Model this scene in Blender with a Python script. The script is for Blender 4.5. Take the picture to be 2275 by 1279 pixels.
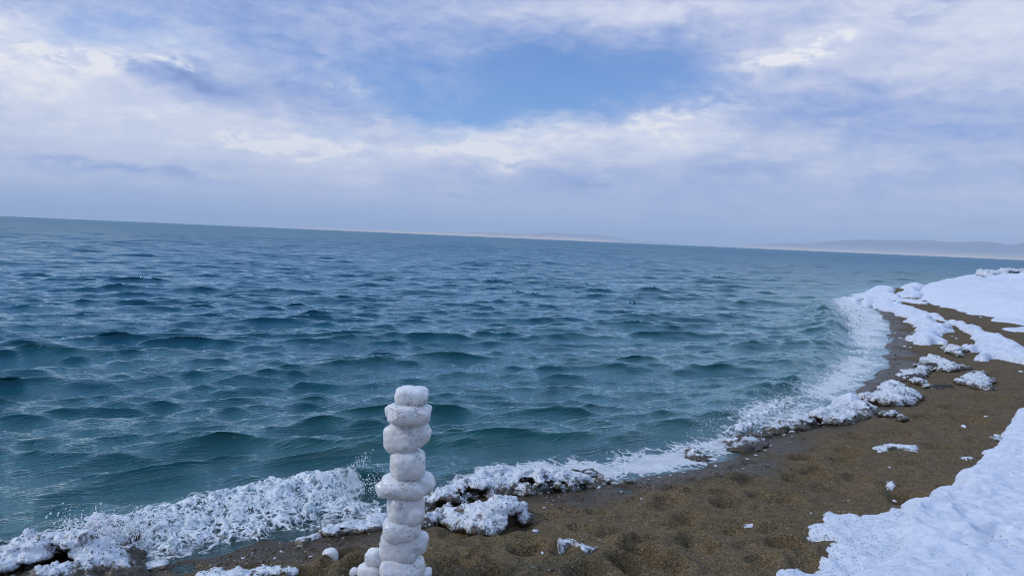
import bpy, math, random
import numpy as np
from mathutils import Matrix, Vector

rng = np.random.default_rng(7)
random.seed(7)
scene = bpy.context.scene
for o in list(bpy.data.objects):
    bpy.data.objects.remove(o)
COL = scene.collection

# ------------------------------------------------------------------ camera
PW, PH, FPX = 2275.0, 1279.0, 1643.0
CAM = np.array([0.0, 0.0, 1.70])
PITCH, ROLL = math.atan(111.0 / FPX), math.radians(2.46)
fwd = np.array([0, math.cos(PITCH), -math.sin(PITCH)])
r0 = np.array([1.0, 0, 0]); u0 = np.array([0, math.sin(PITCH), math.cos(PITCH)])
right = math.cos(ROLL) * r0 + math.sin(ROLL) * u0
up = -math.sin(ROLL) * r0 + math.cos(ROLL) * u0
cam_data = bpy.data.cameras.new('camera'); cam = bpy.data.objects.new('camera', cam_data)
COL.objects.link(cam)
cam_data.sensor_width = 36.0; cam_data.lens = 36.0 * FPX / PW
cam_data.clip_start = 0.05; cam_data.clip_end = 200000
cam.matrix_world = Matrix(((right[0], up[0], -fwd[0], CAM[0]), (right[1], up[1], -fwd[1], CAM[1]),
                           (right[2], up[2], -fwd[2], CAM[2]), (0, 0, 0, 1)))
scene.camera = cam


def ray(px, py):
    return fwd + right * ((px - PW / 2) / FPX) - up * ((py - PH / 2) / FPX)


def on_z(px, py, z=0.0):
    d = ray(px, py); t = (z - CAM[2]) / d[2]
    return CAM + d * t


def on_y(px, py, y):
    d = ray(px, py); return CAM + d * (y / d[1])


def azel(px, py):
    d = ray(px, py); d = d / np.linalg.norm(d)
    return math.atan2(d[0], d[1]), math.asin(d[2])


# ------------------------------------------------------------------ node helper
class NT:
    def __init__(self, tree):
        self.t = tree; self.n = tree.nodes; self.l = tree.links

    def new(self, typ, **kw):
        n = self.n.new(typ)
        for k, v in kw.items():
            setattr(n, k, v)
        return n

    def put(self, sock, v):
        if isinstance(v, bpy.types.NodeSocket):
            self.l.new(v, sock)
        elif isinstance(v, (tuple, list)) and len(v) == 3 and sock.type == 'RGBA':
            sock.default_value = (*v, 1)
        else:
            sock.default_value = v

    def math(self, op, a, b=0.0, c=0.0, clamp=False):
        n = self.new('ShaderNodeMath', operation=op, use_clamp=clamp)
        for i, v in enumerate((a, b, c)):
            self.put(n.inputs[i], v)
        return n.outputs[0]

    def vmath(self, op, a, b=(0, 0, 0), scale=None):
        n = self.new('ShaderNodeVectorMath', operation=op)
        self.put(n.inputs[0], a); self.put(n.inputs[1], b)
        if scale is not None:
            self.put(n.inputs['Scale'], scale)
        return n.outputs['Value'] if op in ('LENGTH', 'DOT_PRODUCT') else n.outputs[0]

    def noise(self, vec, scale, detail=4.0, rough=0.55, dist=0.0, lac=2.0, color=False, typ='FBM'):
        n = self.new('ShaderNodeTexNoise'); n.noise_type = typ
        self.put(n.inputs['Vector'], vec)
        for k, v in (('Scale', scale), ('Detail', detail), ('Roughness', rough), ('Distortion', dist), ('Lacunarity', lac)):
            self.put(n.inputs[k], v)
        return n.outputs['Color' if color else 'Fac']

    def voronoi(self, vec, scale, feature='F1', out='Distance', rand=1.0):
        n = self.new('ShaderNodeTexVoronoi', feature=feature)
        self.put(n.inputs['Vector'], vec); self.put(n.inputs['Scale'], scale)
        self.put(n.inputs['Randomness'], rand)
        return n.outputs[out]

    def remap(self, v, a, b, c=0.0, d=1.0, smooth=True):
        n = self.new('ShaderNodeMapRange'); n.interpolation_type = 'SMOOTHSTEP' if smooth else 'LINEAR'
        self.put(n.inputs[0], v)
        for i, q in enumerate((a, b, c, d)):
            self.put(n.inputs[i + 1], q)
        return n.outputs[0]

    def mix(self, f, a, b, blend='MIX'):
        n = self.new('ShaderNodeMix', data_type='RGBA', blend_type=blend)
        self.put(n.inputs[0], f)
        for i, v in ((6, a), (7, b)):
            if isinstance(v, tuple) and len(v) == 3:
                v = (*v, 1)
            self.put(n.inputs[i], v)
        return n.outputs[2]

    def mixs(self, f, a, b):
        n = self.new('ShaderNodeMixShader'); self.put(n.inputs[0], f)
        self.l.new(a, n.inputs[1]); self.l.new(b, n.inputs[2]); return n.outputs[0]

    def attr(self, name, out='Fac'):
        n = self.new('ShaderNodeAttribute', attribute_name=name); return n.outputs[out]

    def bump(self, h, strength=1.0, dist=0.01, normal=None):
        n = self.new('ShaderNodeBump'); self.put(n.inputs['Height'], h)
        n.inputs['Strength'].default_value = strength; n.inputs['Distance'].default_value = dist
        if normal is not None:
            self.l.new(normal, n.inputs['Normal'])
        return n.outputs[0]

    def mapping(self, vec, scale=(1, 1, 1), rot=(0, 0, 0), loc=(0, 0, 0)):
        n = self.new('ShaderNodeMapping'); self.put(n.inputs['Vector'], vec)
        n.inputs['Scale'].default_value = scale; n.inputs['Rotation'].default_value = rot
        n.inputs['Location'].default_value = loc
        return n.outputs[0]


def s2l(r, g, b):
    f = lambda c: (c / 255 / 12.92) if c / 255 <= 0.04045 else ((c / 255 + 0.055) / 1.055) ** 2.4
    return (f(r), f(g), f(b))


# ------------------------------------------------------------------ world: Nishita sky behind broken cloud
SUN_EL, SUN_AZ = math.radians(36), math.radians(-96)     # azimuth from +Y towards +X : on the left, through thin cloud
world = bpy.data.worlds.new('World'); scene.world = world; world.use_nodes = True


def build_sky():
    t = NT(world.node_tree); t.n.clear()
    out = t.new('ShaderNodeOutputWorld')
    d = t.new('ShaderNodeTexCoord').outputs['Generated']
    sky = t.new('ShaderNodeTexSky', sky_type='NISHITA', sun_disc=False)
    sky.sun_elevation = SUN_EL; sky.sun_rotation = SUN_AZ
    sky.air_density = 1.0; sky.dust_density = 0.4; sky.ozone_density = 1.0
    sep = t.new('ShaderNodeSeparateXYZ'); t.l.new(d, sep.inputs[0])
    X, Y, Z = sep.outputs
    az = t.math('ARCTAN2', X, Y); el = t.math('ARCSINE', Z)
    cmb = t.new('ShaderNodeCombineXYZ'); t.l.new(az, cmb.inputs[0]); t.l.new(el, cmb.inputs[1])
    P = cmb.outputs[0]
    # cloud deck coordinates: a flat layer seen in perspective
    zz = t.math('ADD', t.math('MAXIMUM', Z, 0.0), 0.16)
    Q = t.new('ShaderNodeCombineXYZ')
    t.l.new(t.math('DIVIDE', X, zz), Q.inputs[0]); t.l.new(t.math('DIVIDE', Y, zz), Q.inputs[1]); Q = Q.outputs[0]
    # warped position for the placed cloud masses
    w1 = t.vmath('SUBTRACT', t.noise(t.mapping(P, (1, 2.2, 1)), 4.5, 6, 0.6, color=True), (0.5, 0.5, 0.5))
    w2 = t.vmath('SUBTRACT', t.noise(t.mapping(P, (1, 2.4, 1), loc=(3, 1, 0)), 15, 5, 0.6, color=True), (0.5, 0.5, 0.5))
    Pw = t.vmath('ADD', P, t.vmath('MULTIPLY', w1, (0.17, 0.085, 0)))
    Pw = t.vmath('ADD', Pw, t.vmath('MULTIPLY', w2, (0.05, 0.022, 0)))

    def blobs(lst):
        tot = None
        for px, py, rx, ry, ang, amp in lst:
            a, e = azel(px, py)
            v = t.vmath('SUBTRACT', Pw, (a, e, 0))
            m = t.new('ShaderNodeMapping', vector_type='TEXTURE'); t.l.new(v, m.inputs['Vector'])
            m.inputs['Rotation'].default_value = (0, 0, math.radians(ang))
            m.inputs['Scale'].default_value = (rx / FPX, ry / FPX, 1)
            L = t.vmath('DOT_PRODUCT', m.outputs[0], m.outputs[0])
            g = t.math('MULTIPLY', t.math('EXPONENT', t.math('MULTIPLY', L, -1.0)), amp)
            tot = g if tot is None else t.math('ADD', tot, g)
        return tot
    n1 = t.noise(Q, 1.3, 7, 0.58, 0.35)
    n2 = t.noise(t.mapping(Q, (0.75, 1.3, 1), loc=(5, 2, 0)), 2.6, 8, 0.62, 0.5)
    n3 = t.noise(t.mapping(P, (1, 3.0, 1), rot=(0, 0, 0.1), loc=(1, 7, 0)), 10, 9, 0.66, 0.5)
    n4 = t.noise(t.mapping(P, (1, 2.2, 1), rot=(0, 0, 0.12), loc=(9, 3, 0)), 30, 6, 0.6, 0.4)
    fine = t.math('ADD', t.math('MULTIPLY', t.math('SUBTRACT', n2, 0.5), 0.6), t.math('MULTIPLY', t.math('SUBTRACT', n3, 0.5), 1.0))
    fine = t.math('ADD', fine, t.math('MULTIPLY', t.math('SUBTRACT', n4, 0.5), 0.62))
    fine = t.math('MULTIPLY', fine, t.remap(el, 0.01, 0.13, 0.30, 1.0))
    # blue gaps
    gap = blobs(SKY_GAPS)
    gap = t.math('ADD', gap, t.math('MULTIPLY', fine, -0.62))
    gap = t.math('ADD', gap, t.math('MULTIPLY', t.math('SUBTRACT', n1, 0.5), -0.2))
    blue = t.remap(gap, 0.12, 1.15, 0.0, 0.92)
    # bright cloud
    br = blobs(SKY_BRIGHT)
    br = t.math('ADD', br, t.math('MULTIPLY', fine, 0.80))
    br = t.math('ADD', br, t.math('MULTIPLY', t.math('SUBTRACT', n1, 0.5), 0.30))
    clump = t.math('MULTIPLY', blobs(SKY_CLUMPS), t.remap(n4, 0.36, 0.62, -0.25, 1.0))
    br = t.math('ADD', t.math('ADD', br, clump), t.remap(el, 0.0, 0.12, 0.47, 0.35))
    ramp = t.new('ShaderNodeValToRGB'); t.l.new(br, ramp.inputs[0])
    els = ramp.color_ramp.elements
    stops = [(0.0, s2l(128, 150, 200)), (0.22, s2l(152, 173, 221)), (0.45, s2l(180, 193, 229)),
             (0.68, s2l(208, 215, 237)), (0.86, s2l(222, 227, 243)), (1.0, s2l(242, 242, 246))]
    els[0].position, els[0].color = stops[0][0], (*stops[0][1], 1)
    els[1].position, els[1].color = stops[-1][0], (*stops[-1][1], 1)
    for p, c in stops[1:-1]:
        e = els.new(p); e.color = (*c, 1)
    # towards the zenith the deck thins and passes more light
    zen = t.remap(Z, 0.30, 0.75)
    cloudc = t.mix(zen, ramp.outputs[0], (0.42, 0.58, 0.92))
    blue_here = t.math('MULTIPLY', blue, t.remap(Z, 0.30, 0.6, 1.0, 0.35))
    b1 = t.new('ShaderNodeBackground'); t.l.new(t.mix(1.0, sky.outputs[0], (0.55, 0.86, 1.36), 'MULTIPLY'), b1.inputs[0]); b1.inputs[1].default_value = 0.105
    b2 = t.new('ShaderNodeBackground'); t.l.new(cloudc, b2.inputs[0]); b2.inputs[1].default_value = 1.0
    t.l.new(t.mixs(blue_here, b2.outputs[0], b1.outputs[0]), out.inputs[0])


SKY_GAPS = [(1260, 178, 280, 80, 4, 1.02), (880, 225, 240, 80, -10, 0.45), (1080, 250, 220, 40, 8, 0.40), (250, 60, 170, 60, 0, 0.42),
            (720, 90, 480, 110, 0, 0.36), (1950, 270, 330, 110, 0, 0.30), (1500, 140, 240, 80, 0, 0.32), (720, 310, 150, 22, -14, 0.35), (1080, 60, 260, 60, 0, 0.15)]
SKY_BRIGHT = [(60, 110, 190, 110, 0, 0.46), (360, 90, 90, 40, 10, 0.32), (350, 150, 120, 60, 0, 0.22), (1090, 285, 130, 26, 6, 0.50),
              (1040, 345, 160, 28, -4, 0.46), (700, 335, 260, 38, -8, 0.36), (1430, 275, 240, 45, 8, 0.36), (1230, 325, 420, 55, 3, 0.24),
              (2220, 70, 260, 120, 0, 0.42), (1780, 95, 110, 30, 10, 0.42), (1500, 5, 420, 36, 0, 0.30), (300, 270, 420, 80, -8, 0.28),
              (60, 330, 330, 60, 0, 0.22), (420, 180, 80, 32, -14, -0.62), (650, 205, 90, 24, 0, -0.16), (260, 370, 240, 10, -5, -0.20),
              (1700, 340, 500, 40, 0, 0.18), (2150, 420, 420, 60, 0, 0.06), (1950, 240, 260, 70, 0, -0.14), (900, 420, 1500, 30, 0, 0.06),
              (1240, 420, 300, 18, 0, -0.07), (620, 60, 300, 70, 0, -0.10)]
SKY_CLUMPS = [(1120, 272, 75, 15, 6, .55), (1040, 348, 80, 14, 0, .5), (1145, 367, 62, 7, 0, .55), (545, 318, 60, 12, -6, .45), (375, 135, 55, 15, 0, .42), (1790, 98, 85, 18, 10, .5),
              (1735, 110, 50, 9, 6, .4), (765, 190, 60, 14, 0, .35), (860, 258, 70, 12, 10, .42), (1570, 193, 45, 8, 0, .4), (985, 262, 60, 10, 10, .35), (1480, 245, 150, 18, 8, .3),
              (280, 370, 190, 7, -5, -.34), (1330, 408, 70, 7, 0, -.3), (1000, 428, 130, 7, -4, -.25), (180, 130, 90, 24, 0, .35), (700, 345, 120, 14, -6, .3), (2050, 20, 120, 24, 20, -.3), (320, 170, 70, 12, 0, .3)]
build_sky()

sun_d = bpy.data.lights.new('sun', 'SUN'); sun_d.energy = 1.5; sun_d.angle = math.radians(14); sun_d.color = (1.0, 0.965, 0.92)
sun = bpy.data.objects.new('sun', sun_d); COL.objects.link(sun)
sdir = Vector((math.sin(SUN_AZ) * math.cos(SUN_EL), math.cos(SUN_AZ) * math.cos(SUN_EL), math.sin(SUN_EL)))
sun.rotation_euler = sdir.to_track_quat('Z', 'Y').to_euler(); sun.location = (4, -4, 12)

scene.view_settings.view_transform = 'Standard'; scene.view_settings.look = 'None'
scene.view_settings.exposure = 0.0; scene.view_settings.gamma = 1.0; scene.view_settings.use_curve_mapping = False
scene.render.engine = 'CYCLES'
cy = scene.cycles
cy.use_denoising = True; cy.filter_width = 0.95; cy.max_bounces = 6; cy.diffuse_bounces = 2; cy.glossy_bounces = 3; cy.transparent_max_bounces = 12
cy.volume_bounces = 1; cy.caustics_reflective = False; cy.caustics_refractive = False


# ------------------------------------------------------------------ numpy noise and geometry helpers
_perm = np.random.default_rng(3).permutation(4096).astype(np.int64)


def _h(ix, iy, iz=0):
    return _perm[(_perm[(_perm[ix & 4095] + iy) & 4095] + iz) & 4095]


def perlin(x, y, z=None, seed=0):
    x = np.asarray(x, float) + seed * 17.31; y = np.asarray(y, float) - seed * 9.17
    ix = np.floor(x).astype(np.int64); iy = np.floor(y).astype(np.int64); fx = x - ix; fy = y - iy
    u = fx * fx * fx * (fx * (fx * 6 - 15) + 10); v = fy * fy * fy * (fy * (fy * 6 - 15) + 10)
    if z is None:
        def g(dx, dy):
            a = _h(ix + dx, iy + dy, seed) * (2 * math.pi / 4096)
            return np.cos(a) * (fx - dx) + np.sin(a) * (fy - dy)
        a = g(0, 0) * (1 - u) + g(1, 0) * u; b = g(0, 1) * (1 - u) + g(1, 1) * u
        return (a * (1 - v) + b * v) * 1.41
    z = np.asarray(z, float); iz = np.floor(z).astype(np.int64); fz = z - iz
    w = fz * fz * fz * (fz * (fz * 6 - 15) + 10)

    def g3(dx, dy, dz):
        h = _h(ix + dx, iy + dy, iz + dz); a = h * (2 * math.pi / 4096); c = ((h * 37) % 4096) / 2047.5 - 1
        s = np.sqrt(np.maximum(0, 1 - c * c))
        return s * np.cos(a) * (fx - dx) + s * np.sin(a) * (fy - dy) + c * (fz - dz)
    r = 0
    for dz, wz in ((0, 1 - w), (1, w)):
        a = g3(0, 0, dz) * (1 - u) + g3(1, 0, dz) * u; b = g3(0, 1, dz) * (1 - u) + g3(1, 1, dz) * u
        r = r + (a * (1 - v) + b * v) * wz
    return r * 1.4


def fbm(x, y, z=None, oct=4, gain=0.5, seed=0, ridged=False):
    s = 0; a = 1.0; f = 1.0
    for i in range(oct):
        n = perlin(x * f, y * f, None if z is None else z * f, seed + i)
        s = s + a * ((1 - 2 * np.abs(n)) if ridged else n); a *= gain; f *= 2.03
    return s


def sstep(x, a, b):
    t = np.clip((x - a) / (b - a), 0, 1); return t * t * (3 - 2 * t)


def sdist(P, poly):
    """signed distance (positive inside) from points P (n,2) to a closed polygon"""
    poly = np.asarray(poly, float); n = len(poly)
    d2 = np.full(len(P), 1e18); ins = np.zeros(len(P), bool)
    for i in range(n):
        a = poly[i]; b = poly[(i + 1) % n]; e = b - a
        w0 = P[:, 0] - a[0]; w1 = P[:, 1] - a[1]
        t = np.clip((w0 * e[0] + w1 * e[1]) / max(e @ e, 1e-12), 0, 1)
        d2 = np.minimum(d2, (w0 - t * e[0]) ** 2 + (w1 - t * e[1]) ** 2)
        c = (a[1] > P[:, 1]) != (b[1] > P[:, 1])
        if e[1] != 0:
            ins ^= c & (P[:, 0] < e[0] * (P[:, 1] - a[1]) / e[1] + a[0])
    d = np.sqrt(d2); return np.where(ins, d, -d)


def pdist(P, line):
    """distance to an open polyline, and the running parameter (in vertices) of the nearest point, and the signed side"""
    line = np.asarray(line, float); best = np.full(len(P), 1e18); par = np.zeros(len(P)); side = np.zeros(len(P))
    for i in range(len(line) - 1):
        a = line[i]; e = line[i + 1] - a
        w0 = P[:, 0] - a[0]; w1 = P[:, 1] - a[1]
        t = np.clip((w0 * e[0] + w1 * e[1]) / (e @ e), 0, 1)
        d2 = (w0 - t * e[0]) ** 2 + (w1 - t * e[1]) ** 2
        m = d2 < best
        best[m] = d2[m]; par[m] = i + t[m]; side[m] = np.sign(e[0] * w1 - e[1] * w0)[m]
    return np.sqrt(best), par, side


def smooth_poly(pts, n=4, closed=True):
    pts = np.asarray(pts, float)
    for _ in range(n):
        q = np.roll(pts, -1, 0) if closed else pts[1:]
        p = pts if closed else pts[:-1]
        new = np.stack([p * 0.75 + q * 0.25, p * 0.25 + q * 0.75], 1).reshape(-1, pts.shape[1])
        pts = new if closed else np.vstack([pts[:1], new, pts[-1:]])
    return pts


def mesh_np(name, V, F, mat, attrs=None, smooth=True, parent=None, base=None, link=True):
    V = np.ascontiguousarray(V, np.float32); F = np.ascontiguousarray(F, np.int32)
    if base is not None:
        V = (V - np.asarray(base, np.float32)).astype(np.float32)
    me = bpy.data.meshes.new(name); k = F.shape[1]
    me.vertices.add(len(V)); me.vertices.foreach_set('co', V.ravel())
    me.loops.add(F.size); me.loops.foreach_set('vertex_index', F.ravel())
    me.polygons.add(len(F)); me.polygons.foreach_set('loop_start', np.arange(0, F.size, k, dtype=np.int32))
    me.polygons.foreach_set('loop_total', np.full(len(F), k, np.int32))
    me.polygons.foreach_set('use_smooth', np.full(len(F), smooth, bool))
    me.update(calc_edges=True)
    for an, av in (attrs or {}).items():
        a = me.attributes.new(an, 'FLOAT', 'POINT'); a.data.foreach_set('value', np.ascontiguousarray(av, np.float32))
    me.materials.append(mat)
    o = bpy.data.objects.new(name, me)
    if link:
        COL.objects.link(o)
    if base is not None:
        o.location = base
    if parent is not None:
        o.parent = parent; o.location = (0, 0, 0) if base is None else base
    return o


def tag(o, label=None, cat=None, group=None, kind=None):
    for k, v in (('label', label), ('category', cat), ('group', group), ('kind', kind)):
        if v:
            o[k] = v
    return o


def grid_faces(nr, nc):
    i = np.arange((nr - 1) * (nc - 1)); r = i // (nc - 1); c = i % (nc - 1); a = r * nc + c
    return np.stack([a, a + 1, a + nc + 1, a + nc], 1)


def compact(V, F, attrs=None):
    used = np.zeros(len(V), bool); used[F.ravel()] = True
    idx = np.cumsum(used) - 1
    return V[used], idx[F], {k: v[used] for k, v in (attrs or {}).items()}


# ------------------------------------------------------------------ shoreline and ground height
SHORE_PX = [(0, 1283), (150, 1275), (300, 1272), (385, 1248), (470, 1222), (580, 1200), (690, 1172), (800, 1150), (900, 1130), (1010, 1110),
            (1130, 1096), (1260, 1080), (1390, 1062), (1500, 1048), (1600, 1022), (1670, 985), (1740, 950), (1830, 920), (1875, 893),
            (1925, 858), (1957, 815), (1972, 765), (1976, 722), (1955, 698), (1930, 682), (1905, 668), (1897, 658), (1920, 648),
            (1970, 641), (2040, 636), (2090, 629), (2135, 618)]
shore_w = [on_z(px, py)[:2] for px, py in SHORE_PX]
shore_line = smooth_poly(shore_w, 2, closed=False)
land_poly = np.vstack([[(-30, -30), (-11, -8), (-6, -0.5), (-3.6, 2.2)], shore_line, [(48, 62), (90, 75), (160, 80), (160, -30)]])
GRADE = None


def shore_sd(P):
    P = np.atleast_2d(P); d = sdist(P, land_poly)
    return d + 0.15 * np.exp(-np.abs(d) / .9) * fbm(P[:, 0] * 1.0, P[:, 1] * 1.0, oct=4, seed=15)


# footprints and scuffs pressed into the gravel
DENTS_PX = [(1175, 1200, 34, .032), (1250, 1215, 26, .02), (1420, 1190, 34, .035), (1420, 1230, 40, .035), (1385, 1255, 30, .03), (1480, 1255, 34, .022),
            (1530, 1130, 26, .018), (1550, 1180, 30, .02), (1490, 1085, 30, .02), (1540, 1065, 26, .02), (1600, 1070, 26, .02), (1660, 1040, 26, .022),
            (1690, 1080, 24, .022), (1620, 1100, 28, .02), (1790, 997, 26, .028), (1820, 1030, 26, .028), (1870, 1008, 26, .028), (1890, 985, 24, .022),
            (1770, 1040, 24, .02), (1750, 1090, 26, .016), (2125, 897, 26, .028), (2065, 915, 24, .022), (2150, 925, 26, .024), (2000, 948, 28, .022),
            (1900, 950, 24, .02), (2080, 985, 24, .016), (2020, 1020, 22, .014), (1905, 1050, 22, .012), (1290, 1150, 26, .014), (1330, 1110, 22, .014),
            (770, 1205, 30, .03), (690, 1245, 34, .03), (800, 1240, 40, .02), (1010, 1230, 40, .022), (1090, 1262, 40, .022), (1300, 1270, 36, .02),
            (1750, 1205, 40, .03), (1690, 1250, 30, .018), (1560, 1215, 30, .016), (1640, 1160, 24, .012), (2020, 1100, 40, .02), (2200, 880, 30, .015)]
_dr = np.random.default_rng(11)
dents = []
for px, py, w, dep in DENTS_PX:
    p = on_z(px, py, 0.16); m = np.hypot(*p[:2]) / FPX * w
    dents.append((p[0], p[1], m * 1.35, m * _dr.uniform(1.0, 1.6), _dr.uniform(-.9, .9), dep * 2.3))
for i in range(230):
    px, py = _dr.uniform(300, 2275), _dr.uniform(700, 1279)
    p = on_z(px, py, 0.16)
    if p[1] < 18:
        w = _dr.uniform(.04, .11)
        dents.append((p[0], p[1], w * 1.3, w, _dr.uniform(0, 3.1), _dr.uniform(.008, .030)))


def ground(P):
    P = np.atleast_2d(P); s = shore_sd(P); x, y = P[:, 0], P[:, 1]
    r = np.hypot(x, y)
    wob = fbm(x * .9, y * .9, oct=3, seed=21)
    land = 0.215 * (1 - np.exp(-np.maximum(s, 0) / 1.7)) + 0.010 * np.maximum(s, 0) * (s > 0)
    land = np.minimum(land, 0.32 + 0.0 * s)
    sea = -np.minimum(0.14 * np.maximum(-s, 0) + 0.02 * np.maximum(-s, 0) ** 2, 1.8)
    z = np.where(s > 0, land, sea)
    amp = sstep(s, 0.05, 0.8)
    z = z + amp * (0.020 * wob + 0.015 * fbm(x * 3.1, y * 3.1, oct=3, seed=5) + 0.009 * fbm(x * 10, y * 10, oct=3, seed=9) * (r < 16))
    for (dx, dy, a, b, th, dep) in dents:
        m = (np.abs(x - dx) < 3.2 * max(a, b)) & (np.abs(y - dy) < 3.2 * max(a, b)) & (s > 0.02)
        if not m.any():
            continue
        X = x[m] - dx; Y = y[m] - dy; c, q = math.cos(th), math.sin(th)
        k = ((X * c + Y * q) / a) ** 2 + ((-X * q + Y * c) / b) ** 2
        k = k * (1 + 0.35 * perlin(x[m] * 6, y[m] * 6, seed=2))
        z[m] += dep * (-1.1 / (1 + np.exp((k - .55) * 6)) + 0.42 * np.exp(-(np.sqrt(np.maximum(k, 0)) - 1.2) ** 2 * 4) * (0.7 + 0.7 * perlin(x[m] * 4, y[m] * 4, seed=4)))
    return z


def on_ground(px, py, it=5):
    z = 0.15
    for _ in range(it):
        p = on_z(px, py, z); z = float(ground(p[:2])[0])
    p = on_z(px, py, z); return p


def grounds(pts):
    """many pixels to ground points at once"""
    pts = np.asarray(pts, float); z = np.full(len(pts), 0.15)
    for _ in range(5):
        P = np.array([on_z(a, b, c) for (a, b), c in zip(pts, z)]); z = ground(P[:, :2])
    return np.array([on_z(a, b, c) for (a, b), c in zip(pts, z)])


# ------------------------------------------------------------------ materials
def mat_new(name):
    m = bpy.data.materials.new(name); m.use_nodes = True; t = NT(m.node_tree); t.n.clear()
    out = t.new('ShaderNodeOutputMaterial'); return m, t, out


def principled(t, **kw):
    n = t.new('ShaderNodeBsdfPrincipled')
    for k, v in kw.items():
        t.put(n.inputs[k.replace('_', ' ')], v)
    return n


def make_sand():
    m, t, out = mat_new('wet gravel sand')
    P = t.new('ShaderNodeNewGeometry').outputs['Position']
    big = t.noise(P, 0.8, 4, 0.6); mid = t.noise(P, 5, 5, 0.6)
    gr = t.voronoi(P, 160, out='Color'); grs = t.new('ShaderNodeSeparateColor'); t.l.new(gr, grs.inputs[0])
    g2 = t.noise(P, 70, 3, 0.7)
    base = t.mix(t.remap(big, .35, .65), (0.138, 0.102, 0.057), (0.120, 0.096, 0.050))
    base = t.mix(t.remap(mid, .3, .7), base, (0.150, 0.108, 0.056))
    dark = t.mix(grs.outputs[0], (0.42, 0.40, 0.38), (1.45, 1.42, 1.38))
    c = t.mix(1.0, base, dark, 'MULTIPLY')
    pale = t.math('MULTIPLY', t.math('GREATER_THAN', grs.outputs[1], 0.93), 0.6)
    c = t.mix(pale, c, (0.27, 0.23, 0.17))
    clod = t.noise(P, 17, 5, 0.7)
    c = t.mix(1.0, c, t.mix(t.remap(clod, .3, .7), (0.76, 0.74, 0.72), (1.14, 1.14, 1.12)), 'MULTIPLY')
    wet = t.attr('wet')
    c = t.mix(t.math('MULTIPLY', wet, 0.62), c, (0.018, 0.014, 0.009))
    rough = t.math('SUBTRACT', 0.9, t.math('MULTIPLY', wet, 0.58))
    h = t.math('ADD', t.math('MULTIPLY', grs.outputs[2], 0.6), t.math('MULTIPLY', g2, 0.7))
    h = t.math('ADD', h, t.math('MULTIPLY', t.noise(P, 22, 4, 0.65), 1.4))
    b = principled(t, Base_Color=c, Roughness=rough, Normal=t.bump(h, 0.9, 0.009))
    b.inputs['Specular IOR Level'].default_value = 0.25
    t.l.new(b.outputs[0], out.inputs[0]); return m


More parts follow.
